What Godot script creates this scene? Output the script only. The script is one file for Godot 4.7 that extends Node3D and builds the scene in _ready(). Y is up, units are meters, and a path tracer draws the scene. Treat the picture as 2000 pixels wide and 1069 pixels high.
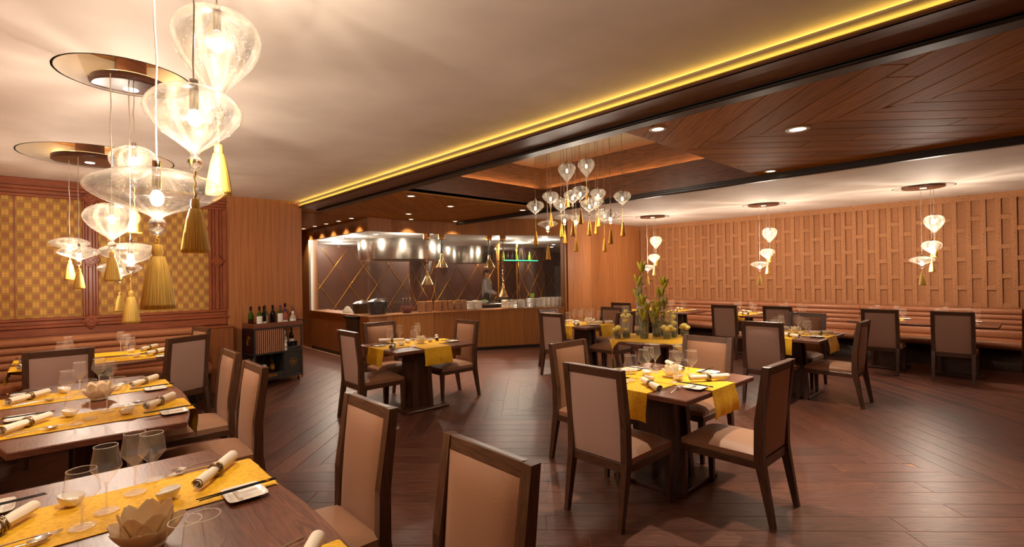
extends Node3D
# Restaurant dining room. Room axes: u runs along the kitchen wall (world +x), v runs into the room (world -z).

class MB:
	var v := PackedVector3Array()
	var n := PackedVector3Array()
	var t := PackedVector2Array()
	var ix := PackedInt32Array()
	var xf := Transform3D()
	var uo := Vector2.ZERO
	var gv := Vector3.ZERO   # grain direction, if it is not the longest side
	func face(pts: Array, out: Vector3, g: Vector3) -> void:
		# flat polygon (convex fan); out = rough outward direction, g = grain direction
		var p := []
		for q in pts: p.append(xf * q)
		var nn := Vector3.ZERO
		for k in range(1, p.size() - 1): nn += (p[k] - p[0]).cross(p[k + 1] - p[0])
		nn = nn.normalized()
		var o := xf.basis * out
		var ccw := true
		if nn.dot(o) < 0.0:
			nn = -nn
			ccw = false
		var gg := (xf.basis * (gv if gv != Vector3.ZERO else g)).normalized()
		var a := nn.cross(gg)
		if a.length() < 0.3:
			gg = nn.cross(Vector3(0.31, 0.92, 0.24)).normalized()
			a = nn.cross(gg)
		a = a.normalized()
		var b := v.size()
		for q in p:
			v.append(q); n.append(nn); t.append(Vector2(q.dot(a), q.dot(gg)) + uo)
		for k in range(1, p.size() - 1):
			if ccw: ix.append_array([b, b + k + 1, b + k])
			else: ix.append_array([b, b + k, b + k + 1])
	func hexa(p: Array) -> void:
		var c := Vector3.ZERO
		for q in p: c += q / 8.0
		var g: Vector3 = p[1] - p[0]
		for e in [p[3] - p[0], p[4] - p[0]]:
			if e.length() > g.length(): g = e
		for f in [[0, 1, 2, 3], [4, 5, 6, 7], [0, 1, 5, 4], [1, 2, 6, 5], [2, 3, 7, 6], [3, 0, 4, 7]]:
			var m: Vector3 = (p[f[0]] + p[f[1]] + p[f[2]] + p[f[3]]) / 4.0
			face([p[f[0]], p[f[1]], p[f[2]], p[f[3]]], m - c, g)
	func box(c: Vector3, s: Vector3, bs := Basis.IDENTITY) -> void:
		var h := s / 2.0
		var p := []
		for y in [-1, 1]:
			for q in [[-1, -1], [1, -1], [1, 1], [-1, 1]]:
				p.append(c + bs * Vector3(q[0] * h.x, y * h.y, q[1] * h.z))
		hexa(p)
	func span(a: Vector3, b: Vector3) -> void:
		box((a + b) / 2.0, (b - a).abs())
	func taper(a: Vector3, b: Vector3, sa: Vector2, sb: Vector2) -> void:
		# bar from a to b with horizontal cross sections (x, z)
		var p := []
		for e in [[a, sa], [b, sb]]:
			for q in [[-1, -1], [1, -1], [1, 1], [-1, 1]]:
				p.append(e[0] + Vector3(q[0] * e[1].x / 2.0, 0, q[1] * e[1].y / 2.0))
		hexa(p)
	func cbox(c: Vector3, s: Vector3, b: float, bs := Basis.IDENTITY) -> void:
		var h := s / 2.0
		var g := Vector3(1, 0, 0)
		if s.y >= s.x and s.y >= s.z: g = Vector3(0, 1, 0)
		elif s.z >= s.x: g = Vector3(0, 0, 1)
		g = bs * g
		var pt := func(k: int, sg: Array) -> Vector3:
			var r := Vector3.ZERO
			for i in 3: r[i] = sg[i] * (h[i] if i == k else h[i] - b)
			return c + bs * r
		for k in 3:
			var i := (k + 1) % 3
			var j := (k + 2) % 3
			for s0 in [-1, 1]:
				var q := []
				for e in [[-1, -1], [1, -1], [1, 1], [-1, 1]]:
					var sg := [0, 0, 0]
					sg[k] = s0; sg[i] = e[0]; sg[j] = e[1]
					q.append(pt.call(k, sg))
				var o := Vector3.ZERO
				o[k] = s0
				face(q, bs * o, g)
			for a in [-1, 1]:
				for d in [-1, 1]:
					var s1 := [0, 0, 0]
					var s2 := [0, 0, 0]
					s1[i] = a; s2[i] = a; s1[j] = d; s2[j] = d
					s1[k] = -1; s2[k] = 1
					var o2 := Vector3.ZERO
					o2[i] = a; o2[j] = d
					face([pt.call(i, s1), pt.call(i, s2), pt.call(j, s2), pt.call(j, s1)], bs * o2, g)
		for a in [-1, 1]:
			for d in [-1, 1]:
				for e in [-1, 1]:
					face([pt.call(0, [a, d, e]), pt.call(1, [a, d, e]), pt.call(2, [a, d, e])], bs * Vector3(a, d, e), g)
	func grid(rows: Array, wrap := false, us := 1.0, vs := 1.0, flip := false) -> void:
		var nr := rows.size()
		var nc: int = rows[0].size()
		var b := v.size()
		var nn := PackedVector3Array()
		nn.resize(nr * nc)
		for j in nr:
			for i in nc:
				v.append(xf * rows[j][i])
				t.append(Vector2(float(i) / (nc - 1) * us, float(j) / (nr - 1) * vs) + uo)
		for j in nr - 1:
			for i in nc - 1:
				var q := [j * nc + i, (j + 1) * nc + i, (j + 1) * nc + i + 1, j * nc + i + 1]
				var f: Vector3 = (v[b + q[2]] - v[b + q[0]]).cross(v[b + q[3]] - v[b + q[1]])
				if flip: f = -f
				for k in q: nn[k] += f
				if flip: ix.append_array([b + q[0], b + q[1], b + q[2], b + q[0], b + q[2], b + q[3]])
				else: ix.append_array([b + q[0], b + q[2], b + q[1], b + q[0], b + q[3], b + q[2]])
		if wrap:
			for j in nr:
				var s := nn[j * nc] + nn[j * nc + nc - 1]
				nn[j * nc] = s
				nn[j * nc + nc - 1] = s
		for k in nr * nc:
			n.append(nn[k].normalized() if nn[k].length() > 1e-14 else Vector3.UP)
	func lathe(pr: Array, seg := 24, c := Vector3.ZERO, rib := 0.0, us := 1.0, vs := 1.0) -> void:
		var rows := []
		for p in pr:
			var r := PackedVector3Array()
			for i in seg + 1:
				var a := TAU * i / seg
				var rr: float = p.x * (1.0 + (rib if i % 2 == 0 else -rib))
				r.append(c + Vector3(cos(a) * rr, p.y, sin(a) * rr))
			rows.append(r)
		grid(rows, true, us, vs)
	func tube(pts: Array, rad, seg := 8, caps := true) -> void:
		var rows := []
		var x := Vector3.ZERO
		var first := true
		for j in pts.size():
			var d: Vector3 = (pts[mini(j + 1, pts.size() - 1)] - pts[maxi(j - 1, 0)]).normalized()
			if first:
				x = d.cross(Vector3(0.13, 0.2, 0.97) if absf(d.z) < 0.8 else Vector3(1, 0.1, 0)).normalized()
				first = false
			x = (x - d * x.dot(d)).normalized()
			var y := d.cross(x)
			var r: float = rad[j] if rad is Array else rad
			var row := PackedVector3Array()
			for i in seg + 1:
				var a := -TAU * i / seg
				row.append(pts[j] + (x * cos(a) + y * sin(a)) * r)
			rows.append(row)
		grid(rows, true)
		if caps:
			for e in [0, pts.size() - 1]:
				var q := []
				for i in seg: q.append(rows[e][i])
				var d2: Vector3 = pts[0] - pts[1] if e == 0 else pts[-1] - pts[-2]
				face(q, d2, Vector3(0.3, 0.5, 0.7))
	func prism(poly: PackedVector2Array, y0: float, y1: float, bev := 0.0, g := Vector3(0, 0, 1), down := false) -> void:
		# convex polygon in (x, z); the y1 face (or the y0 face if down) is chamfered
		var k := poly.size()
		if Geometry2D.is_polygon_clockwise(poly): poly.reverse()
		var ins := PackedVector2Array()
		for i in k:
			var e1 := (poly[i] - poly[(i + k - 1) % k]).normalized()
			var e2 := (poly[(i + 1) % k] - poly[i]).normalized()
			var n1 := Vector2(e1.y, -e1.x)
			var n2 := Vector2(e2.y, -e2.x)
			ins.append(poly[i] - (n1 + n2) / maxf(0.35, 1.0 + n1.dot(n2)) * bev)
		var lo := PackedVector3Array()
		var hi := PackedVector3Array()
		var mid := PackedVector3Array()
		for i in k:
			var full := poly[i]
			var inn := ins[i]
			if down:
				lo.append(Vector3(inn.x, y0, inn.y)); mid.append(Vector3(full.x, y0 + bev, full.y)); hi.append(Vector3(full.x, y1, full.y))
			else:
				lo.append(Vector3(full.x, y0, full.y)); mid.append(Vector3(full.x, y1 - bev, full.y)); hi.append(Vector3(inn.x, y1, inn.y))
		face(Array(hi), Vector3.UP, g)
		face(Array(lo), Vector3.DOWN, g)
		var c := Vector3.ZERO
		for q in mid: c += q / k
		for i in k:
			var j := (i + 1) % k
			var o := (mid[i] + mid[j]) / 2.0 - c
			o.y = 0
			face([lo[i], lo[j], mid[j], mid[i]], o, g)
			if bev > 0.0: face([mid[i], mid[j], hi[j], hi[i]], o, g)
	func pad(a: float, b: float, h: float, dome: float, m := 9) -> void:
		# upholstered pad: half sizes a (x), b (z), side height h, crown height dome; base at y = 0
		var rows := []
		for j in m + 1:
			var row := PackedVector3Array()
			for i in m + 1:
				var x := -1.0 + 2.0 * i / m
				var z := -1.0 + 2.0 * j / m
				x = signf(x) * pow(absf(x), 0.7)
				z = signf(z) * pow(absf(z), 0.7)
				var f := (1.0 - pow(absf(x), 3.2)) * (1.0 - pow(absf(z), 3.2))
				row.append(Vector3(x * a, h + dome * pow(maxf(f, 0.0), 0.6), z * b))
			rows.append(row)
		grid(rows, false, a * 2.0, b * 2.0, false)
		for s in [-1, 1]:
			face([Vector3(s * a, 0, -b), Vector3(s * a, 0, b), Vector3(s * a, h, b), Vector3(s * a, h, -b)], Vector3(s, 0, 0), Vector3(0, 1, 0))
			face([Vector3(-a, 0, s * b), Vector3(a, 0, s * b), Vector3(a, h, s * b), Vector3(-a, h, s * b)], Vector3(0, 0, s), Vector3(0, 1, 0))
		face([Vector3(-a, 0, -b), Vector3(a, 0, -b), Vector3(a, 0, b), Vector3(-a, 0, b)], Vector3.DOWN, Vector3(0, 0, 1))
	func mesh(onto: ArrayMesh = null) -> ArrayMesh:
		var arr := []
		arr.resize(Mesh.ARRAY_MAX)
		arr[Mesh.ARRAY_VERTEX] = v
		arr[Mesh.ARRAY_NORMAL] = n
		arr[Mesh.ARRAY_TEX_UV] = t
		arr[Mesh.ARRAY_INDEX] = ix
		var m := onto if onto else ArrayMesh.new()
		m.add_surface_from_arrays(Mesh.PRIMITIVE_TRIANGLES, arr)
		return m

var M := {}
var rng := RandomNumberGenerator.new()
var used := {}
const CREAM_Y := 2.79
const WOOD_Y := 2.68

func P(u: float, y: float, v: float) -> Vector3: return Vector3(u, y, -v)

func numbered(called: String) -> String:
	var k: int = used.get(called, -1) + 1
	used[called] = k
	return called if k == 0 else "%s_%03d" % [called, k]

func tag(o: Node, label: String, category: String, group := "") -> void:
	o.set_meta("label", label)
	o.set_meta("category", category)
	if group != "": o.set_meta("group", group)

func thing(called: String, label: String, category: String, at := Vector3.ZERO, turn := 0.0, group := "") -> Node3D:
	var o := Node3D.new()
	o.name = numbered(called)
	add_child(o)
	o.position = at
	o.rotation.y = turn
	tag(o, label, category, group)
	return o

func part(parent: Node, called: String, m, mat: Material, xf := Transform3D.IDENTITY) -> MeshInstance3D:
	var o := MeshInstance3D.new()
	o.mesh = m.mesh() if m is MB else m
	o.material_override = mat
	o.transform = xf
	if parent == self: o.name = numbered(called)
	else: o.name = called
	parent.add_child(o, true)
	return o

func struct(called: String, m: MB, mat: Material) -> MeshInstance3D:
	var o := part(self, called, m, mat)
	o.set_meta("kind", "structure")
	return o

func dup(root: Node3D, called: String, label: String, group: String, at: Vector3, turn := 0.0) -> Node3D:
	var r: Node3D = root.duplicate()
	r.name = numbered(called)
	add_child(r)
	r.position = at
	r.rotation.y = turn
	tag(r, label, str(root.get_meta("category")), group)
	return r

func smooth(pts: Array, k := 4) -> Array:
	var out := []
	for i in pts.size() - 1:
		var a: Vector2 = pts[maxi(i - 1, 0)]
		var d: Vector2 = pts[mini(i + 2, pts.size() - 1)]
		for s in k: out.append(pts[i].cubic_interpolate(pts[i + 1], a, d, float(s) / k))
	out.append(pts[-1])
	return out

func scaled(pts: Array, r: float) -> Array:
	var out := []
	for p in pts: out.append(p * r)
	return out

# ---------------------------------------------------------------- materials
func noise_tex(sd: int, freq: float, ramp: Array, oct := 4, size := 512, kind := FastNoiseLite.TYPE_SIMPLEX_SMOOTH) -> NoiseTexture2D:
	var f := FastNoiseLite.new()
	f.seed = sd
	f.noise_type = kind
	f.frequency = freq
	f.fractal_octaves = oct
	var t := NoiseTexture2D.new()
	t.width = size
	t.height = size
	t.seamless = true
	t.noise = f
	var g := Gradient.new()
	g.offsets = PackedFloat32Array(ramp.map(func(e): return e[0]))
	g.colors = PackedColorArray(ramp.map(func(e): return e[1]))
	t.color_ramp = g
	return t

func grey(x: float) -> Color: return Color(x, x, x)

func mat(c: Color, rough := 0.6, metal := 0.0, tex: Texture2D = null, sc := Vector3.ONE, spec := 0.5) -> StandardMaterial3D:
	var m := StandardMaterial3D.new()
	m.albedo_color = c
	m.roughness = rough
	m.metallic = metal
	m.metallic_specular = spec
	if tex:
		m.albedo_texture = tex
		m.uv1_scale = sc
	return m

func glow(c: Color, e: float) -> StandardMaterial3D:
	var m := mat(c, 0.5)
	m.emission_enabled = true
	m.emission = c
	m.emission_energy_multiplier = e
	return m

func pane(a: float, c := Color(1, 1, 1), rough := 0.03) -> StandardMaterial3D:
	var m := mat(Color(c.r, c.g, c.b, a), rough)
	m.transparency = BaseMaterial3D.TRANSPARENCY_ALPHA
	m.cull_mode = BaseMaterial3D.CULL_DISABLED
	return m

func tri_tex(m: StandardMaterial3D, s: float) -> StandardMaterial3D:
	m.uv1_triplanar = true
	m.uv1_scale = Vector3(s, s, s)
	return m

func make_materials() -> void:
	var band := []
	for k in 13: band.append([k / 12.0, grey([1.0, 0.72, 0.95, 0.8, 1.0, 0.66, 0.92, 0.78, 0.98, 0.7, 0.9, 0.74, 1.0][k])])
	var grain := noise_tex(11, 0.012, band, 4)
	var fine := noise_tex(5, 0.02, [[0.0, grey(0.80)], [0.45, grey(0.91)], [0.6, grey(0.97)], [1.0, grey(1.0)]], 5)
	var fine2 := noise_tex(25, 0.03, [[0.0, grey(0.55)], [0.4, grey(0.82)], [0.65, grey(0.95)], [1.0, grey(1.0)]], 5)
	var veneer_s := Vector3(3.2, 0.07, 1)
	M.veneer = mat(Color(0.72, 0.46, 0.26), 0.42, 0, fine, veneer_s)
	M.veneer_b = mat(Color(0.69, 0.435, 0.245), 0.42, 0, fine, veneer_s)
	M.counter = mat(Color(0.62, 0.39, 0.18), 0.38, 0, fine, veneer_s)
	M.counter_b = mat(Color(0.58, 0.36, 0.165), 0.38, 0, fine, veneer_s)
	M.frame = mat(Color(0.60, 0.32, 0.19), 0.35, 0, fine, Vector3(4, 0.3, 1))
	M.end_panel = mat(Color(0.55, 0.32, 0.16), 0.4, 0, fine, veneer_s)
	M.floor = []
	for k in 6:
		var c: Color = [Color(0.43, 0.265, 0.205), Color(0.40, 0.24, 0.185), Color(0.46, 0.28, 0.21), Color(0.37, 0.23, 0.18), Color(0.44, 0.28, 0.22), Color(0.41, 0.25, 0.19)][k]
		M.floor.append(mat(c, 0.37, 0, grain if k % 2 == 0 else fine2, Vector3(1.6, 0.16, 1) if k % 2 == 0 else Vector3(3.5, 0.2, 1), 0.45))
	M.floor_base = mat(Color(0.64, 0.47, 0.33), 0.6)
	M.plank = []
	for k in 4: M.plank.append(mat([Color(0.62, 0.40, 0.135), Color(0.58, 0.37, 0.12), Color(0.65, 0.42, 0.145), Color(0.60, 0.385, 0.13)][k], 0.55, 0, fine, Vector3(3, 0.2, 1), 0.2))
	M.beam = mat(Color(0.42, 0.24, 0.13), 0.4, 0, grain, Vector3(2.2, 0.14, 1))
	M.dark_trim = mat(Color(0.13, 0.095, 0.07), 0.4, 0, fine, Vector3(4, 0.2, 1))
	M.coffer = mat(Color(0.40, 0.24, 0.14), 0.42, 0, grain, Vector3(1.6, 0.1, 1))
	M.cream = tri_tex(mat(Color(0.86, 0.81, 0.76), 0.75, 0, noise_tex(3, 0.01, [[0.0, grey(0.95)], [1.0, grey(1.0)]], 3, 256)), 0.7)
	M.canopy_lid = mat(Color(0.70, 0.47, 0.22), 0.35, 0, grain, Vector3(1.2, 0.3, 1))
	M.canopy = mat(Color(0.40, 0.25, 0.19), 0.3, 0, fine, Vector3(4, 0.5, 1))
	M.bench_base = mat(Color(0.22, 0.13, 0.085), 0.45, 0, fine, veneer_s)
	M.ledge = mat(Color(0.82, 0.74, 0.60), 0.7)
	var cork := noise_tex(71, 0.035, [[0.0, Color(0.5, 0.42, 0.4)], [0.14, Color(0.72, 0.65, 0.62)], [0.24, Color(0.92, 0.89, 0.87)], [0.6, Color(0.98, 0.96, 0.95)], [1.0, Color(1, 1, 1)]], 5)
	M.cork = tri_tex(mat(Color(0.69, 0.48, 0.305), 0.7, 0, cork), 1.3)
	M.cork_b = tri_tex(mat(Color(0.67, 0.46, 0.29), 0.72, 0, cork), 1.7)
	M.chair_wood = mat(Color(0.36, 0.23, 0.15), 0.34, 0, fine2, Vector3(6, 0.5, 1))
	M.table_top = mat(Color(0.49, 0.29, 0.20), 0.36, 0, grain, Vector3(2.4, 0.16, 1))
	M.table_edge = mat(Color(0.36, 0.2, 0.14), 0.28, 0, fine, Vector3(5, 0.4, 1))
	M.pedestal = mat(Color(0.30, 0.18, 0.11), 0.35, 0, fine, Vector3(5, 0.4, 1))
	var weave := noise_tex(31, 0.24, [[0.0, grey(0.62)], [0.45, grey(0.9)], [1.0, grey(1.0)]], 2, 256)
	M.cloth_back = tri_tex(mat(Color(0.75, 0.605, 0.535), 0.75, 0, weave), 9.0)
	M.cloth_front = tri_tex(mat(Color(0.62, 0.455, 0.345), 0.55, 0, noise_tex(37, 0.16, [[0.0, Color(0.6, 0.5, 0.42)], [0.4, Color(0.88, 0.84, 0.8)], [0.62, Color(1, 0.97, 0.9)], [1.0, Color(1, 1, 0.95)]], 3, 256)), 7.0)
	M.cloth_front.rim_enabled = true
	M.cloth_front.rim = 0.35
	M.cloth_front.rim_tint = 0.5
	M.leather = tri_tex(mat(Color(0.70, 0.455, 0.31), 0.34, 0, noise_tex(41, 0.05, [[0.0, grey(0.86)], [1.0, grey(1.0)]], 4, 256)), 2.0)
	M.runner = tri_tex(mat(Color(0.90, 0.70, 0.07), 0.8, 0, noise_tex(43, 0.05, [[0.0, Color(0.86, 0.8, 0.7)], [0.5, Color(0.97, 0.95, 0.9)], [1.0, Color(1, 1, 1)]], 5, 256)), 3.0)
	M.napkin = tri_tex(mat(Color(0.93, 0.87, 0.78), 0.85, 0, noise_tex(44, 0.2, [[0.0, grey(0.92)], [1.0, grey(1.0)]], 2, 128)), 6.0)
	M.china = mat(Color(0.93, 0.90, 0.85), 0.14)
	M.silver = mat(Color(0.85, 0.82, 0.78), 0.16, 1.0)
	M.ring = mat(Color(0.55, 0.47, 0.36), 0.28, 1.0)
	M.black = mat(Color(0.035, 0.03, 0.03), 0.25)
	M.glass = pane(0.04, Color(1, 0.98, 0.95), 0.0)
	M.glass_rim = pane(0.42, Color(1, 0.97, 0.92), 0.05)
	M.glass_foot = pane(0.2, Color(1, 0.97, 0.92), 0.0)
	M.glass_solid = mat(Color(0.98, 0.96, 0.93, 0.04), 0.0)
	M.glass_solid.refraction_enabled = true
	M.glass_solid.refraction_scale = 0.05
	M.lamp_glass = pane(0.004, Color(1, 0.96, 0.9), 0.0)
	M.window = pane(0.008, Color(0.95, 0.97, 0.97), 0.0)
	M.brass = mat(Color(0.72, 0.52, 0.25), 0.22, 1.0)
	M.gold = mat(Color(0.86, 0.62, 0.22), 0.3, 1.0)
	M.gold_cone = mat(Color(0.74, 0.52, 0.18), 0.36, 0.85)
	M.steel = mat(Color(0.66, 0.64, 0.60), 0.2, 1.0)
	M.tassel = mat(Color(0.95, 0.79, 0.40), 0.6, 0, noise_tex(51, 0.06, [[0.0, Color(0.6, 0.55, 0.45)], [0.4, Color(0.88, 0.85, 0.78)], [0.6, Color(1, 1, 0.95)], [1.0, Color(1, 1, 1)]], 3, 256), Vector3(5, 0.12, 1))
	M.cord = mat(Color(0.88, 0.85, 0.78), 0.4)
	M.wire = mat(Color(0.32, 0.26, 0.2), 0.4)
	M.bulb = glow(Color(1.0, 0.82, 0.58), 22.0)
	M.bulb_small = glow(Color(1.0, 0.84, 0.62), 14.0)
	M.spot_face = glow(Color(1.0, 0.9, 0.75), 7.0)
	M.kitchen_spot = glow(Color(1.0, 0.95, 0.86), 9.0)
	M.led = glow(Color(1.0, 0.84, 0.38), 1.2)
	M.led_orange = glow(Color(1.0, 0.78, 0.5), 2.0)
	M.green_glow = glow(Color(0.2, 0.85, 0.6), 1.6)
	M.fridge = mat(Color(0.36, 0.36, 0.36), 0.35, 0.6)
	M.brass_pale = mat(Color(0.80, 0.68, 0.46), 0.2, 1.0)
	M.bulb_heat = glow(Color(1.0, 0.7, 0.4), 4.0)
	M.chrome = mat(Color(0.8, 0.78, 0.75), 0.12, 1.0)
	M.white_trim = mat(Color(0.85, 0.82, 0.78), 0.5)
	# blown glass: a layer of seeds and striations inside the wall of the shade
	var im := Image.create(512, 256, false, Image.FORMAT_RGBA8)
	var r1 := RandomNumberGenerator.new()
	r1.seed = 99
	var col := PackedFloat32Array()
	col.resize(512)
	for k in 34:
		var cx := r1.randi_range(0, 511)
		var w := r1.randf_range(4.0, 13.0)
		var s := r1.randf_range(0.2, 0.6)
		for x in range(-30, 31): col[posmod(cx + x, 512)] += s * exp(-x * x / (w * w))
	for x in 512:
		var a := clampf(col[x], 0.0, 0.62)
		for y in 256:
			var fade := 0.8 + 0.2 * sin(y * 0.09 + x * 0.04)
			var pc := Color(0.30, 0.27, 0.22).lerp(Color(1, 0.97, 0.92), exp(-a * 9.0))
			pc.a = 0.012 + a * fade * 0.9
			im.set_pixel(x, y, pc)
	for k in 1300:
		var x := r1.randi_range(2, 509)
		var y := r1.randi_range(4, 251)
		im.set_pixel(x, y, Color(1, 0.97, 0.9, 0.22))
		if r1.randf() < 0.4: im.set_pixel(x + 1, y, Color(1, 0.97, 0.9, 0.16))
	M.seeds = mat(Color(1, 1, 1), 0.3, 0, ImageTexture.create_from_image(im))
	M.seeds.transparency = BaseMaterial3D.TRANSPARENCY_ALPHA
	M.seeds.cull_mode = BaseMaterial3D.CULL_DISABLED
	# woven plaid wall cloth
	var pl := Image.create(96, 128, false, Image.FORMAT_RGB8)
	for y in 128:
		for x in 96:
			var c := Color(0.70, 0.52, 0.23)
			var row := int(y / 64.0)
			var xx := posmod(x + row * 48, 96)
			var yy := y % 64
			if yy > 6 and yy < 50:
				if xx > 4 and xx < 46: c = Color(0.82, 0.62, 0.28)
				elif xx > 50 and xx < 92: c = Color(0.64, 0.41, 0.24)
			if xx % 24 < 3 or yy % 22 < 2: c = c.lerp(Color(0.50, 0.42, 0.12), 0.55)
			if (x + y) % 2 == 0: c = c.darkened(0.05)
			pl.set_pixel(x, y, c)
	M.plaid = mat(Color(1, 1, 1), 0.7, 0, ImageTexture.create_from_image(pl), Vector3(1 / 0.125, 1 / 0.18, 1))
	# kitchen
	M.k_dark = tri_tex(mat(Color(0.40, 0.235, 0.155), 0.5, 0, noise_tex(81, 0.3, [[0.0, grey(0.55)], [1.0, grey(1.0)]], 2, 128, FastNoiseLite.TYPE_CELLULAR)), 2.5)
	M.k_red = tri_tex(mat(Color(0.48, 0.27, 0.19), 0.22, 0, noise_tex(82, 0.25, [[0.0, grey(0.5)], [1.0, grey(1.0)]], 2, 128, FastNoiseLite.TYPE_CELLULAR)), 3.0)
	M.k_ceiling = mat(Color(0.80, 0.79, 0.77), 0.7)
	M.k_floor = mat(Color(0.25, 0.2, 0.17), 0.4)
	M.bamboo = tri_tex(mat(Color(0.66, 0.42, 0.17), 0.55, 0, noise_tex(83, 0.1, [[0.0, grey(0.7)], [1.0, grey(1.0)]], 3, 128)), 6.0)
	M.pot = mat(Color(0.10, 0.065, 0.045), 0.3, 0.6)
	M.pot_red = mat(Color(0.36, 0.09, 0.05), 0.3)
	M.stove = mat(Color(0.07, 0.065, 0.06), 0.3, 0.5)
	M.lime = mat(Color(0.55, 0.72, 0.12), 0.4)
	M.leaf = mat(Color(0.33, 0.43, 0.08), 0.5)
	M.leaf.backlight_enabled = true
	M.leaf.backlight = Color(0.25, 0.3, 0.05)
	M.bud = mat(Color(0.66, 0.62, 0.12), 0.5)
	M.petal = mat(Color(0.93, 0.85, 0.45), 0.65)
	M.moss = mat(Color(0.12, 0.24, 0.04), 0.7)
	M.skin = mat(Color(0.72, 0.5, 0.38), 0.55)
	M.jacket = mat(Color(0.62, 0.6, 0.6), 0.8)
	M.hair = mat(Color(0.08, 0.06, 0.05), 0.6)
	M.scarf = mat(Color(0.85, 0.78, 0.35), 0.7)
	M.cart = mat(Color(0.15, 0.145, 0.135), 0.4)
	M.cart_wood = mat(Color(0.50, 0.27, 0.16), 0.4, 0, fine, Vector3(5, 0.4, 1))
	M.cart_red = mat(Color(0.17, 0.05, 0.03), 0.4)
	M.slat = mat(Color(0.68, 0.47, 0.35), 0.4)
	M.lotus = mat(Color(0.93, 0.84, 0.68), 0.3)
	M.lotus.backlight_enabled = true
	M.lotus.backlight = Color(0.62, 0.57, 0.48)
	M.lotus_white = mat(Color(0.93, 0.88, 0.78), 0.25)

# ---------------------------------------------------------------- camera, environment, large lights
func setup_view() -> void:
	var yaw := 0.7477     # the lens looks between the two wall directions
	var roll := 0.015
	var pitch := 0.0057
	var zc := Vector3(sin(yaw), 0, -cos(yaw))
	var xc := Vector3(cos(yaw), 0, sin(yaw))
	var fw := zc * cos(pitch) + Vector3.UP * sin(pitch)
	var u2 := Vector3.UP * cos(pitch) - zc * sin(pitch)
	var rt := xc * cos(roll) - u2 * sin(roll)
	var up := u2 * cos(roll) + xc * sin(roll)
	var cam := Camera3D.new()
	cam.name = "camera"
	cam.fov = rad_to_deg(2.0 * atan(534.5 / 965.0))
	cam.near = 0.05
	cam.far = 60.0
	add_child(cam)
	cam.transform = Transform3D(Basis(rt, up, -fw), Vector3(0, 1.55, 0))
	cam.current = true
	var env := Environment.new()
	env.background_mode = Environment.BG_COLOR
	env.background_color = Color(0.02, 0.015, 0.01)
	env.tonemap_mode = Environment.TONE_MAPPER_LINEAR
	env.tonemap_exposure = 1.0
	env.sdfgi_enabled = true
	env.ssao_enabled = true
	env.ssil_enabled = true
	var we := WorldEnvironment.new()
	we.name = "environment"
	we.environment = env
	add_child(we)

func area(parent: Node, at: Vector3, towards: Vector3, size: Vector2, c: Color, e: float, upv := Vector3.UP) -> void:
	var l := AreaLight3D.new()
	l.name = "area_light"
	l.area_size = size
	l.area_normalize_energy = true
	l.light_color = c
	l.light_energy = e
	l.area_range = 30.0
	l.shadow_enabled = true
	parent.add_child(l, true)
	l.transform = Transform3D(Basis.looking_at(towards, upv), at)

func omni(parent: Node, at: Vector3, c: Color, e: float, size := 0.02) -> void:
	var l := OmniLight3D.new()
	l.name = "lamp_light"
	l.light_color = c
	l.light_energy = e
	l.light_size = size
	l.omni_range = 30.0
	l.omni_attenuation = 2.0
	l.shadow_enabled = true
	parent.add_child(l, true)
	l.position = at

func spot(parent: Node, at: Vector3, dir: Vector3, angle: float, c: Color, e: float, size := 0.03, soft := 0.8) -> void:
	var l := SpotLight3D.new()
	l.name = "spot_light"
	l.light_color = c
	l.light_energy = e
	l.light_size = size
	l.spot_angle = angle
	l.spot_angle_attenuation = soft
	l.spot_range = 30.0
	l.spot_attenuation = 2.0
	l.shadow_enabled = true
	parent.add_child(l, true)
	l.transform = Transform3D(Basis.looking_at(dir, Vector3.FORWARD if absf(dir.normalized().y) > 0.9 else Vector3.UP), at)

# ---------------------------------------------------------------- shell
func slab(m: MB, u0: float, u1: float, y0: float, y1: float, v0: float, v1: float) -> void:
	m.span(P(u0, y0, v0), P(u1, y1, v1))

func planks(parent: Node, region: Rect2, dir: Vector2, width: float, y0: float, y1: float, mats: Array, down: bool, keep: Callable, sink: Array) -> void:
	# region in (u, v); boards along dir, clipped to the region with mitred ends
	var nrm := Vector2(-dir.y, dir.x)
	var quad := PackedVector2Array([region.position, region.position + Vector2(region.size.x, 0), region.end, region.position + Vector2(0, region.size.y)])
	var lo := 1e9
	var hi := -1e9
	var alo := 1e9
	var ahi := -1e9
	for q in quad:
		lo = minf(lo, q.dot(nrm)); hi = maxf(hi, q.dot(nrm))
		alo = minf(alo, q.dot(dir)); ahi = maxf(ahi, q.dot(dir))
	var k := floori(lo / width)
	while k * width < hi:
		var a := alo - rng.randf() * 1.5
		while a < ahi:
			var ln := rng.randf_range(1.5, 2.7)
			var g := 0.0032 if down else 0.0014
			var rect := PackedVector2Array([dir * (a + g) + nrm * (k * width + g), dir * (a + ln - g) + nrm * (k * width + g), dir * (a + ln - g) + nrm * ((k + 1) * width - g), dir * (a + g) + nrm * ((k + 1) * width - g)])
			a += ln
			for piece in Geometry2D.intersect_polygons(rect, quad):
				var c := Vector2.ZERO
				var ar := 0.0
				for i in piece.size():
					c += piece[i] / piece.size()
					ar += piece[i].cross(piece[(i + 1) % piece.size()]) / 2.0
				if absf(ar) < 0.004 or not keep.call(c): continue
				var w := PackedVector2Array()
				for q in piece: w.append(Vector2(q.x, -q.y))
				var m := MB.new()
				m.uo = Vector2(rng.randf() * 7.0, rng.randf() * 9.0)
				m.prism(w, y0, y1, 0.003 if down else 0.0012, Vector3(dir.x, 0, -dir.y), down)
				sink.append([c.length(), m, rng.randi() % mats.size()])
		k += 1

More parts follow.
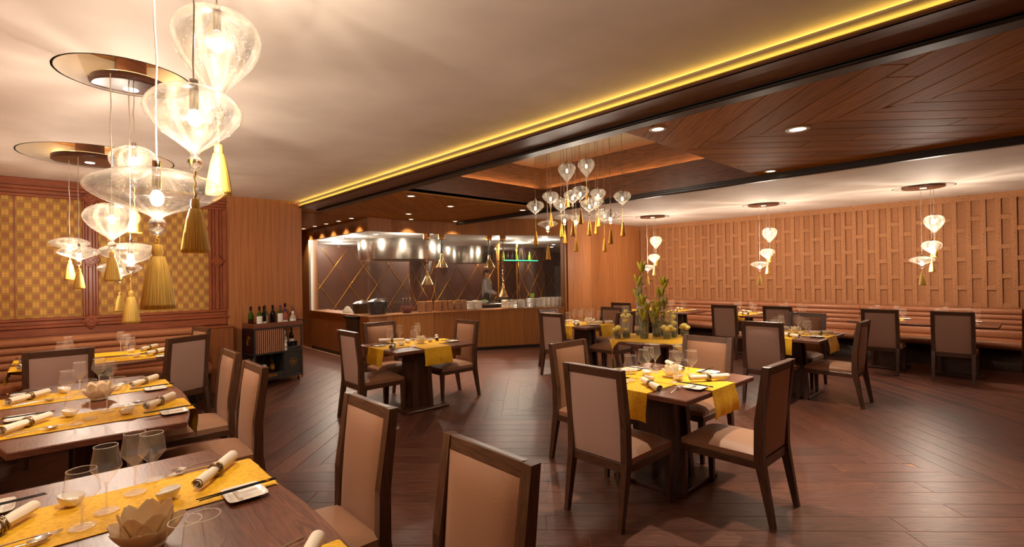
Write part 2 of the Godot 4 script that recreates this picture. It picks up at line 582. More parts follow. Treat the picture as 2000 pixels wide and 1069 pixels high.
func lay(parent: Node, boards: Array, mats: Array) -> void:
	# the nearest 300 boards are parts of their own, the far rest one piece
	var rest := {}
	for k in boards.size():
		var b = boards[k]
		if k < 300: part(parent, "plank", b[1], mats[b[2]])
		else:
			if not rest.has(b[2]): rest[b[2]] = MB.new()
			var m: MB = rest[b[2]]
			var o := m.v.size()
			m.v.append_array(b[1].v); m.n.append_array(b[1].n); m.t.append_array(b[1].t)
			for i in b[1].ix: m.ix.append(i + o)
	if rest.is_empty(): return
	var am := ArrayMesh.new()
	for e in rest: rest[e].mesh(am)
	var p := part(parent, "far_planks", am, null)
	var s := 0
	for e in rest:
		p.set_surface_override_material(s, mats[e])
		s += 1
	p.set_meta("kind", "stuff")

func ceiling_with_holes(m: MB, u0: float, u1: float, v0: float, v1: float, y: float, holes: Array) -> void:
	# holes: [u, v, r] sorted by v
	var at := v0
	var th := 0.02
	for h in holes:
		var s: float = h[2] + 0.05
		slab(m, u0, u1, y, y + th, at, h[1] - s)
		slab(m, u0, h[0] - s, y, y + th, h[1] - s, h[1] + s)
		slab(m, h[0] + s, u1, y, y + th, h[1] - s, h[1] + s)
		var kk := 64
		for i in kk:
			var q := []
			for e in [i, i + 1]:
				var a: float = TAU * e / kk + PI / 4.0
				var d := Vector2(cos(a), sin(a))
				var f: float = s / maxf(absf(d.x), absf(d.y))
				q.append([P(h[0] + d.x * h[2], y, h[1] + d.y * h[2]), P(h[0] + d.x * f, y, h[1] + d.y * f)])
			m.face([q[0][0], q[0][1], q[1][1], q[1][0]], Vector3.DOWN, Vector3.RIGHT)
		at = h[1] + s
	slab(m, u0, u1, y, y + th, at, v1)

func recess(h: Array, y: float, deep: float, wall: Material, lid: Material) -> void:
	var m := MB.new()
	m.lathe([Vector2(h[2] + 0.012, deep), Vector2(h[2] + 0.012, 0.0), Vector2(h[2], 0.0), Vector2(h[2], deep)], 64, P(h[0], y, h[1]))
	struct("trim_%d" % (h[3]), m, wall)
	var c := MB.new()
	var q := []
	for i in 48: q.append(P(h[0] + cos(TAU * i / 48) * (h[2] + 0.01), y + deep, h[1] + sin(TAU * i / 48) * (h[2] + 0.01)))
	c.face(q, Vector3.DOWN, Vector3.RIGHT)
	var o := struct("ceiling", c, lid)

func build_shell() -> void:
	# floor
	var fl := MB.new()
	slab(fl, -1.4, 16.8, -0.12, -0.003, -3.0, 14.0)
	var floor_node := struct("floor", fl, M.floor_base)
	var seen := func(c: Vector2) -> bool:
		var z := c.x * 0.68 + c.y * 0.733
		var x := c.x * 0.733 - c.y * 0.68
		return z > 1.5 and absf(x) < z * 1.15 + 1.0
	var d1 := Vector2(1, -1).normalized()
	var d2 := Vector2(1, 1).normalized()
	var boards := []
	for z in [[-1.2, -2.0, 4.97, 4.13, d1], [-1.2, 4.13, 4.97, 8.6, d2], [4.97, -2.0, 11.2, 4.13, d2], [4.97, 4.13, 11.2, 8.6, d1]]:
		planks(floor_node, Rect2(z[0], z[1], z[2] - z[0], z[3] - z[1]), z[4], 0.178, -0.003, 0.0, M.floor, false, seen, boards)
	boards.sort_custom(func(a, b): return a[0] < b[0])
	lay(floor_node, boards, M.floor)
	var near := MB.new()   # boards under the lens and in the service corridor, never seen singly
	slab(near, 2.92, 4.2, -0.003, -0.0005, 8.6, 12.6)
	part(floor_node, "corridor_boards", near, M.floor[1])
	# outer walls
	var w := MB.new()
	slab(w, -1.2, -1.0, 0, 3.0, -3.0, 8.35)
	struct("wall_side", w, M.veneer_b)
	w = MB.new()
	slab(w, -1.2, 11.4, 0, 3.0, -3.0, -2.8)
	struct("wall_front", w, M.veneer_b)
	# left wall: framed cloth panels and veneer
	w = MB.new()
	slab(w, -1.2, 2.92, 0, 3.0, 8.14, 8.38)
	var wl := struct("wall_left", w, M.veneer_b)
	var vp := MB.new()
	vp.uo = Vector2(3.3, 1.2)
	slab(vp, 1.845, 2.92, 0.0, CREAM_Y, 8.10, 8.14)
	part(wl, "veneer_panel", vp, M.veneer)
	for q in [[-1.0, -0.335], [-0.325, 0.26], [0.41, 1.62]]:
		var c := MB.new()
		slab(c, q[0], q[1], 1.13, 2.58, 8.115, 8.14)
		part(wl, "cloth_panel", c, M.plaid)
	var mould := func(a: Vector2, b: Vector2, across: Vector2, strips: Array) -> void:
		# strips: [offset, width, proud] across the moulding, run from a to b in (u, y)
		for s in strips:
			var mm := MB.new()
			mm.uo = Vector2(rng.randf() * 3, rng.randf() * 3)
			var o0: Vector2 = across * s[0]
			var o1: Vector2 = across * (s[0] + s[1])
			var c0 := (a + b + o0 + o1) / 2.0
			var sz := ((b - a).abs() + (o1 - o0).abs())
			mm.cbox(P(c0.x, c0.y, 8.14 - s[2] / 2.0), Vector3(sz.x, sz.y, s[2]), 0.006)
			part(wl, "moulding", mm, M.frame)
	mould.call(Vector2(-1.0, 2.57), Vector2(1.84, 2.57), Vector2(0, 1), [[0.0, 0.035, 0.075], [0.035, 0.05, 0.055], [0.085, 0.04, 0.085], [0.125, 0.095, 0.06]])
	mould.call(Vector2(-1.0, 1.14), Vector2(1.84, 1.14), Vector2(0, -1), [[0.0, 0.035, 0.075], [0.035, 0.05, 0.055], [0.085, 0.035, 0.09], [0.12, 0.10, 0.06]])
	mould.call(Vector2(0.26, 1.14), Vector2(0.26, 2.57), Vector2(1, 0), [[0.0, 0.025, 0.075], [0.025, 0.03, 0.05], [0.055, 0.04, 0.07], [0.095, 0.03, 0.05], [0.125, 0.025, 0.075]])
	mould.call(Vector2(1.62, 1.14), Vector2(1.62, 2.57), Vector2(1, 0), [[0.0, 0.03, 0.075], [0.03, 0.05, 0.055], [0.08, 0.04, 0.085], [0.12, 0.05, 0.06], [0.17, 0.05, 0.08]])
	var bat := MB.new()
	slab(bat, -0.336, -0.324, 1.13, 2.58, 8.108, 8.13)
	part(wl, "batten", bat, M.frame)
	for q in [[0.335, 2.60], [0.335, 1.83], [0.335, 1.07], [1.72, 1.83]]:
		var dm := MB.new()
		for s in [[0.135, 0.10], [0.105, 0.112], [0.075, 0.105], [0.05, 0.118]]:
			dm.cbox(P(q[0], q[1], 8.14 - s[1] / 2.0), Vector3(s[0], s[0], s[1]), 0.006, Basis(Vector3(0, 0, 1), PI / 4))
		for k in 4:
			var a := PI / 2 * k
			dm.cbox(P(q[0] + cos(a) * 0.045, q[1] + sin(a) * 0.045, 8.02), Vector3(0.03, 0.03, 0.012), 0.004, Basis(Vector3(0, 0, 1), PI / 4))
		part(wl, "diamond_boss", dm, M.frame)
	# service corridor
	w = MB.new()
	slab(w, 2.68, 2.92, 0, 3.0, 8.38, 12.8)
	struct("wall_corridor", w, M.counter_b)
	w = MB.new()
	slab(w, 2.92, 4.40, 0, 2.8, 12.6, 12.8)
	var we := struct("wall_end", w, M.counter)
	for q in [[3.0, 3.55], [3.6, 4.15]]:
		var dp := MB.new()
		dp.cbox(P((q[0] + q[1]) / 2, 1.2, 12.585), Vector3(q[1] - q[0], 2.3, 0.03), 0.008)
		part(we, "panel", dp, M.counter_b)
	# right wall: relief of upright blocks
	w = MB.new()
	slab(w, 11.2, 11.45, 0, 3.0, -3.0, 7.4)
	var wr := struct("wall_right", w, M.cork_b)
	var top := MB.new()
	slab(top, 11.155, 11.2, 2.685, CREAM_Y, -0.6, 7.15)
	part(wr, "top_band", top, M.cork)
	var low := MB.new()
	slab(low, 11.155, 11.2, 0.8, 0.93, -0.6, 7.15)
	part(wr, "bottom_band", low, M.cork)
	var pitch := 0.178
	var rib := MB.new()
	rib.cbox(Vector3.ZERO, Vector3(0.05, 1.755, 0.07), 0.004)
	var ribm := rib.mesh()
	var bar := MB.new()
	bar.cbox(Vector3.ZERO, Vector3(0.05, 0.075, 0.108), 0.004)
	var barm := bar.mesh()
	for k in 43:
		var v0 := 7.12 - k * pitch
		part(wr, "rib", ribm, M.cork, Transform3D(Basis(), P(11.180, 1.8075, v0 - 0.035)))
		var ys := [0.93]
		var y := 2.2 if k % 2 == 0 else 2.39
		while y > 1.15: y -= 0.478
		while y < 2.66:
			part(wr, "cross_block", barm, M.cork, Transform3D(Basis(), P(11.180, y, v0 - 0.07 - 0.054)))
			y += 0.478
		y = 2.2 if k % 2 == 0 else 2.39
		while y > 1.15: y -= 0.478
		while y < 2.75:
			var y0 := maxf(0.93, y + 0.0375)
			var y1 := minf(2.685, y + 0.478 - 0.0375)
			if y < 1.0: y0 = 0.93
			if y1 - y0 > 0.05:
				var pm := MB.new()
				pm.box(Vector3.ZERO, Vector3(0.012, y1 - y0, 0.106))
				part(wr, "recessed_block", pm, M.cork_b, Transform3D(Basis(), P(11.196, (y0 + y1) / 2, v0 - 0.07 - 0.054)))
			y += 0.478
	# column wall at the right of the kitchen
	w = MB.new()
	slab(w, 8.36, 11.2, 0, 3.0, 7.16, 7.4)
	var wc := struct("wall_back", w, M.veneer_b)
	var us := [8.30, 9.15, 10.05, 11.15]
	for k in 3:
		var m := MB.new()
		m.uo = Vector2(k * 2.3 + 0.7, k * 1.1)
		m.cbox(P((us[k] + us[k + 1]) / 2, CREAM_Y / 2, 7.15), Vector3(us[k + 1] - us[k] - 0.004, CREAM_Y, 0.02), 0.003)
		part(wc, "veneer_panel", m, M.veneer if k != 1 else M.veneer_b)
	# cream ceilings with recesses
	var lh := [[0.25, 1.80, 0.33, 1], [0.333, 3.774, 0.33, 2], [0.349, 6.396, 0.60, 3]]
	var c1 := MB.new()
	ceiling_with_holes(c1, -1.2, 3.2, -3.0, 8.14, CREAM_Y, lh)
	struct("ceiling", c1, M.cream)
	for h in lh: recess(h, CREAM_Y, 0.2, M.cream, M.canopy_lid)
	var rh := [[9.54, 1.219, 0.36, 4], [9.55, 3.49, 0.35, 5], [9.50, 5.75, 0.35, 6]]
	var c2 := MB.new()
	ceiling_with_holes(c2, 6.1, 11.2, -3.0, 8.6, CREAM_Y, rh)
	struct("ceiling", c2, M.cream)
	for h in rh: recess(h, CREAM_Y, 0.12, M.cream, M.cream)
	# cove along the timber ceiling
	var lg := MB.new()
	slab(lg, 2.82, 2.98, 2.745, 2.757, -3.0, 8.14)
	struct("trim_7", lg, M.ledge)
	var bm := MB.new()
	bm.cbox(P(3.055, 2.719, 2.6), Vector3(0.26, 0.042, 11.1), 0.006)
	var beam := struct("beam", bm, M.beam)
	var lip := MB.new()
	slab(lip, 2.885, 2.897, 2.695, 2.718, -3.0, 8.14)
	slab(lip, 2.885, 2.93, 2.695, 2.702, -3.0, 8.14)
	part(beam, "lip", lip, M.beam)
	bm = MB.new()
	bm.cbox(P(3.255, 2.70, 2.6), Vector3(0.15, 0.045, 11.1), 0.008)
	bm.cbox(P(3.20, 2.685, 2.6), Vector3(0.04, 0.035, 11.1), 0.008)
	struct("trim_8", bm, M.dark_trim)
	bm = MB.new()
	bm.cbox(P(6.06, 2.71, 2.6), Vector3(0.07, 0.20, 11.1), 0.01)
	bm.cbox(P(6.035, 2.66, 2.6), Vector3(0.03, 0.03, 11.1), 0.006)
	struct("trim_9", bm, M.dark_trim)
	# timber ceiling of mitred boards
	var wb := MB.new()
	slab(wb, 3.18, 6.05, 2.70, 2.74, -3.0, 2.25)
	slab(wb, 3.18, 6.05, 2.70, 2.74, 5.70, 8.75)
	slab(wb, 6.05, 8.5, 2.82, 2.84, 7.0, 8.75)
	slab(wb, 2.92, 4.4, 2.70, 2.74, 8.38, 12.8)
	slab(wb, 2.92, 3.35, 2.71, 2.74, 7.9, 8.5)
	slab(wb, 3.18, 3.35, 2.70, 2.74, 2.2, 5.75)
	var wood := struct("ceiling_timber", wb, M.dark_trim)
	var all := func(_c: Vector2) -> bool: return true
	var lining := []
	for z in [[3.33, -1.2, 4.25, 2.25, d2], [4.25, -1.2, 6.03, 2.25, d1], [3.33, 5.70, 4.60, 8.5, d2], [4.60, 5.70, 6.03, 8.5, d1]]:
		planks(wood, Rect2(z[0], z[1], z[2] - z[0], z[3] - z[1]), z[4], 0.19, WOOD_Y, 2.70, M.plank, true, all, lining)
	lay(wood, lining, M.plank)
	var cp := MB.new()
	slab(cp, 2.93, 4.30, WOOD_Y, 2.70, 8.52, 12.6)
	part(wood, "corridor_lining", cp, M.plank[1])
	cp = MB.new()
	slab(cp, 2.93, 3.33, 2.695, 2.70, 8.15, 8.52)
	part(wood, "corridor_edge", cp, M.plank[2])
	# coffer over the middle of the room
	var cf := MB.new()
	for q in [[3.33, 3.35, 2.23, 5.72], [6.02, 6.04, 2.23, 5.72], [3.33, 6.04, 2.23, 2.25], [3.33, 6.04, 5.70, 5.72]]:
		slab(cf, q[0], q[1], WOOD_Y, 3.0, q[2], q[3])
	var cof := struct("coffer", cf, M.coffer)
	cf = MB.new()
	for q in [[3.15, 3.33, 2.05, 5.9], [6.04, 6.22, 2.05, 5.9], [3.15, 6.22, 2.05, 2.23], [3.15, 6.22, 5.72, 5.9]]:
		slab(cf, q[0], q[1], 2.96, 2.98, q[2], q[3])
	part(cof, "ledge", cf, M.coffer)
	for q in [[3.13, 3.15, 2.03, 5.92], [6.22, 6.24, 2.03, 5.92], [3.13, 6.24, 2.03, 2.05], [3.13, 6.24, 5.90, 5.92]]:
		cf = MB.new()
		slab(cf, q[0], q[1], 2.96, 3.42, q[2], q[3])
		part(cof, "upper_face", cf, M.coffer)
	cf = MB.new()
	slab(cf, 3.13, 6.24, 3.40, 3.43, 2.03, 5.92)
	part(cof, "top_panel", cf, M.coffer)

func build_cove_lights() -> void:
	# warm strips hidden in the cove and behind the ledge of the coffer
	var t := thing("cove_light_strip", "yellow light strip hidden in the long ceiling cove", "light strip")
	var m := MB.new()
	slab(m, 2.955, 2.965, 2.760, 2.770, -2.5, 8.1)
	part(t, "upper_strip", m, M.led)
	m = MB.new()
	slab(m, 2.90, 2.91, 2.704, 2.710, -2.5, 8.1)
	part(t, "lower_strip", m, M.led)
	area(t, P(2.945, 2.766, 2.8), Vector3(-1, 0.12, 0), Vector2(10.6, 0.012), Color(1.0, 0.86, 0.40), 1.2)
	area(t, P(2.912, 2.712, 2.8), Vector3(-0.35, 1, 0), Vector2(10.6, 0.012), Color(1.0, 0.86, 0.40), 0.5, Vector3(1, 0.3, 0))
	t = thing("coffer_light_strip", "amber light strip hidden on the ledge of the timber coffer", "light strip")
	for q in [[6.185, 3.97, 3.6, true], [3.185, 3.97, 3.6, true], [4.68, 5.865, 2.8, false], [4.68, 2.085, 2.8, false]]:
		m = MB.new()
		var s := Vector3(0.02, 0.012, q[2]) if q[3] else Vector3(q[2], 0.012, 0.02)
		m.box(P(q[0], 2.99, q[1]), s)
		part(t, "strip", m, M.led_orange)
		var a := Vector2(q[2], 0.02)
		area(t, P(q[0], 3.0, q[1]), Vector3.UP, Vector2(0.02, q[2]) if q[3] else a, Color(1.0, 0.84, 0.6), 2.2, Vector3.FORWARD)

# ---------------------------------------------------------------- chairs and tables
var chair0: Node3D

func make_chair() -> Node3D:
	# front faces -z; base at the floor centre
	var t := thing("dining_chair", "chair", "chair")
	for s in [-1.0, 1.0]:
		var m := MB.new()
		m.uo = Vector2(s, 0.3)
		m.taper(Vector3(s * 0.21, 0, 0.31), Vector3(s * 0.21, 0.40, 0.240), Vector2(0.030, 0.034), Vector2(0.044, 0.058))
		m.taper(Vector3(s * 0.21, 0.40, 0.240), Vector3(s * 0.21, 0.62, 0.243), Vector2(0.044, 0.058), Vector2(0.044, 0.054))
		m.taper(Vector3(s * 0.21, 0.62, 0.243), Vector3(s * 0.21, 0.972, 0.290), Vector2(0.044, 0.054), Vector2(0.044, 0.042))
		part(t, "rear_leg", m, M.chair_wood)
		m = MB.new()
		m.taper(Vector3(s * 0.205, 0, -0.262), Vector3(s * 0.205, 0.34, -0.265), Vector2(0.028, 0.028), Vector2(0.046, 0.046))
		part(t, "front_leg", m, M.chair_wood)
	var f := MB.new()
	f.cbox(Vector3(0, 0.362, -0.268), Vector3(0.455, 0.05, 0.03), 0.004)
	f.cbox(Vector3(-0.212, 0.362, -0.02), Vector3(0.03, 0.05, 0.5), 0.004)
	f.cbox(Vector3(0.212, 0.362, -0.02), Vector3(0.03, 0.05, 0.5), 0.004)
	f.cbox(Vector3(0, 0.365, 0.24), Vector3(0.42, 0.06, 0.04), 0.004)
	part(t, "seat_frame", f, M.chair_wood)
	f = MB.new()
	f.cbox(Vector3(0, 0.945, 0.2865), Vector3(0.378, 0.056, 0.036), 0.004, Basis(Vector3(1, 0, 0), 0.12))
	part(t, "top_rail", f, M.chair_wood)
	f = MB.new()
	f.xf = Transform3D(Basis(), Vector3(0, 0.385, -0.02))
	f.pad(0.222, 0.255, 0.035, 0.05, 10)
	part(t, "seat_cushion", f, M.cloth_front)
	# upholstered back between the posts, leaning with them
	for side in [-1.0, 1.0]:
		f = MB.new()
		var bs := Basis(Vector3(1, 0, 0), Vector3(0, 0.0, side), Vector3(0, 1, 0))
		bs = Basis(Vector3(1, 0, 0), 0.085) * bs
		f.xf = Transform3D(bs, Vector3(0, 0.66, 0.258))
		f.pad(0.188, 0.262, 0.014, 0.028 if side < 0 else 0.010, 9)
		part(t, "back_cushion" if side < 0 else "back_panel", f, M.cloth_front if side < 0 else M.cloth_back)
	return t

func build_chairs() -> void:
	chair0 = make_chair()
	var list := [
		[2.79, 1.96, -90, "upholstered chair at the front square table, back panel turned to the viewer", "chairs at the front square table"],
		[3.39, 1.45, 0, "upholstered chair at right of the front square table, seen from its side", "chairs at the front square table"],
		[3.31, 2.57, 180, "upholstered chair behind the left side of the front square table", "chairs at the front square table"],
		[4.12, 2.12, 90, "chair facing the viewer across the front square table", "chairs at the front square table"],
		[2.66, 5.23, -90, "chair on the left of the square table before the kitchen counter", "chairs at the kitchen-side table"],
		[3.77, 5.28, 90, "chair on the right of the square table before the kitchen counter", "chairs at the kitchen-side table"],
		[3.15, 5.70, 180, "chair behind the square table before the kitchen counter", "chairs at the kitchen-side table"],
		[5.90, 5.17, -90, "chair with mauve back at left end of the far square table", "chairs at the far square table"],
		[6.30, 5.60, 180, "chair mostly hidden, nearest the kitchen counter at the far square table", "chairs at the far square table"],
		[7.02, 5.27, 90, "olive-fronted chair behind the far square table, by the veneer wall", "chairs at the far square table"],
		[6.47, 4.69, 0, "chair at the far square table just behind the flower vases", "chairs at the far square table"],
		[6.38, 2.27, -90, "mauve-backed chair at left of the right-hand square table", "chairs at the right-hand square table"],
		[6.86, 1.72, 0, "chair seen from its side at right of the right-hand square table", "chairs at the right-hand square table"],
		[7.50, 2.29, 90, "chair facing the viewer behind the right-hand square table", "chairs at the right-hand square table"],
		[9.38, 0.88, -90, "rightmost chair, facing the leather wall bench", "chairs facing the wall bench"],
		[9.38, 1.70, -90, "second chair from the right facing the leather wall bench", "chairs facing the wall bench"],
		[9.35, 3.12, -90, "third chair from the right facing the leather wall bench", "chairs facing the wall bench"],
		[9.20, 3.97, -90, "fourth chair from the right facing the leather wall bench", "chairs facing the wall bench"],
		[8.85, 5.95, -90, "farthest chair by the wall bench, half hidden by an olive-fronted chair", "chairs facing the wall bench"],
		[0.79, 1.30, 90, "nearest chair, its tan backrest cut off by the bottom of the picture", "chairs at the near left tables"],
		[0.81, 2.20, 90, "tan chair at the nearest left table, second from the viewer", "chairs at the near left tables"],
		[0.73, 3.73, 90, "high-backed chair at the second left table, nearer of the pair", "chairs at the near left tables"],
		[0.78, 4.58, 90, "high-backed chair at the second left table, farther of the pair", "chairs at the near left tables"],
		[0.03, 6.09, 0, "chair with mauve back at left edge, set at the corner bench table", "chairs at the corner table"],
		[0.90, 6.38, 28, "chair turned at an angle beside the corner bench table", "chairs at the corner table"],
		[1.06, 7.10, 100, "chair partly hidden, by the wooden end of the left bench", "chairs at the corner table"]]
	for k in list.size():
		var c = list[k]
		if k == 0:
			chair0.position = P(c[0], 0, c[1])
			chair0.rotation.y = deg_to_rad(c[2])
			tag(chair0, c[3], "chair", c[4])
		else:
			dup(chair0, "dining_chair", c[3], c[4], P(c[0], 0, c[1]), deg_to_rad(c[2]))

const TOP := 0.75

func outline_boat(hu: float, hu_end: float, hv: float) -> PackedVector2Array:
	var q := PackedVector2Array()
	for i in 13:
		var s := -1.0 + 2.0 * i / 12
		q.append(Vector2(hu_end + (hu - hu_end) * (1.0 - s * s), s * hv))
	for i in 13:
		var s := 1.0 - 2.0 * i / 12
		q.append(Vector2(-hu_end - (hu - hu_end) * (1.0 - s * s), s * hv))
	return q

func table(label: String, c: Vector2, outline: PackedVector2Array, legs: Array, called := "dining_table") -> Node3D:
	var t := thing(called, label, "table", P(c.x, 0, c.y))
	var w := PackedVector2Array()
	for q in outline: w.append(Vector2(q.x, -q.y))
	var m := MB.new()
	m.uo = Vector2(rng.randf() * 4, rng.randf() * 4)
	m.prism(w, TOP - 0.034, TOP, 0.005, Vector3(0, 0, 1))
	part(t, "table_top", m, M.table_top)
	for g in legs:
		m = MB.new()
		m.taper(P(g.x - 0.10, 0.03, g.y), P(g.x - 0.085, TOP - 0.034, g.y), Vector2(0.05, 0.34), Vector2(0.05, 0.26))
		m.taper(P(g.x + 0.10, 0.03, g.y), P(g.x + 0.085, TOP - 0.034, g.y), Vector2(0.05, 0.34), Vector2(0.05, 0.26))
		m.taper(P(g.x, 0.03, g.y), P(g.x, TOP - 0.034, g.y), Vector2(0.16, 0.27), Vector2(0.14, 0.20))
		part(t, "pedestal", m, M.pedestal)
		m = MB.new()
		m.cbox(P(g.x, 0.016, g.y), Vector3(0.56, 0.03, 0.56), 0.006)
		part(t, "base_plate", m, M.pedestal)
	return t

func runner(label: String, group: String, c: Vector2, along: Vector2, width: float, reach0: float, reach1: float, drop0: float, drop1: float, lift := 0.0) -> void:
	# cloth lying across a table along a direction, hanging over both edges (reach from the centre, then drop)
	var rows := []
	var n0 := Vector2(-along.y, along.x)
	var path := []
	for k in 7:
		var f := k / 6.0
		if drop0 > 0.0: path.append([-reach0 - 0.008 - 0.006 * sin(f * 5.0), TOP + 0.003 - drop0 * (1.0 - f), 1.0 - f])
	for k in 15: path.append([lerpf(-reach0, reach1, k / 14.0), TOP + 0.004, 0.0])
	for k in 7:
		var f := (k + 1) / 7.0
		if drop1 > 0.0: path.append([reach1 + 0.008 + 0.006 * sin(f * 5.0), TOP + 0.003 - drop1 * f, f])
	for p in path:
		var row := PackedVector3Array()
		for i in 13:
			var s := -1.0 + 2.0 * i / 12
			var wob: float = p[2] * (0.012 * sin(i * 1.4 + p[0] * 3.0) + 0.01 * s)
			var a: float = p[0] + signf(p[0]) * absf(wob)
			var q: Vector2 = along * a + n0 * s * width / 2.0 * (1.0 + 0.03 * p[2])
			row.append(P(q.x, p[1] + lift + 0.0006 * sin(i * 2.1 + p[0] * 17.0), q.y))
		rows.append(row)
	var m := MB.new()
	m.grid(rows, false, 1, 1, false)
	var low := []
	for r in rows:
		var row := PackedVector3Array()
		for q in r: row.append(q - Vector3(0, 0.0016, 0))
		low.append(row)
	m.grid(low, false, 1, 1, true)
	# hems close the cloth to a sheet with thickness
	for e in [0, 12]:
		var a := []
		var b := []
		for j in rows.size():
			a.append(rows[j][e]); b.append(low[j][e])
		m.grid([PackedVector3Array(a), PackedVector3Array(b)], false, 1, 1, e == 0)
	var o := part(self, "table_runner", m, M.runner)
	o.position = P(c.x, 0, c.y)
	tag(o, label, "table runner", group)

# ---------------------------------------------------------------- tableware
var proto := {}

func make_glass(h: float, r: float, rim: float, stem: float) -> Node3D:
	var t := thing("wine_glass", "glass", "wine glass")
	var bowl := smooth([Vector2(0.006, stem), Vector2(r * 0.45, stem + (h - stem) * 0.16), Vector2(r * 0.97, stem + (h - stem) * 0.40), Vector2(r, stem + (h - stem) * 0.48), Vector2(rim * 1.08, stem + (h - stem) * 0.8), Vector2(rim, h)], 4)
	var m := MB.new()
	m.lathe(bowl, 32)
	part(t, "bowl", m, M.glass)
	m = MB.new()
	var ring := []
	for k in 9: ring.append(Vector2(rim + 0.0008 * cos(TAU * k / 8), h + 0.001 * sin(TAU * k / 8)))
	m.lathe(ring, 32)
	part(t, "rim", m, M.glass_rim)
	m = MB.new()
	m.lathe(smooth([Vector2(0.0045, 0.006), Vector2(0.0036, 0.02), Vector2(0.0034, stem * 0.6), Vector2(0.0045, stem * 0.93), Vector2(0.008, stem + 0.004)], 3), 10)
	part(t, "stem", m, M.glass_foot)
	m = MB.new()
	m.lathe([Vector2(0.0, 0.0), Vector2(0.036, 0.0), Vector2(0.0365, 0.0012), Vector2(0.034, 0.002), Vector2(0.012, 0.0042), Vector2(0.0, 0.007)], 28)
	part(t, "foot", m, M.glass_foot)
	return t

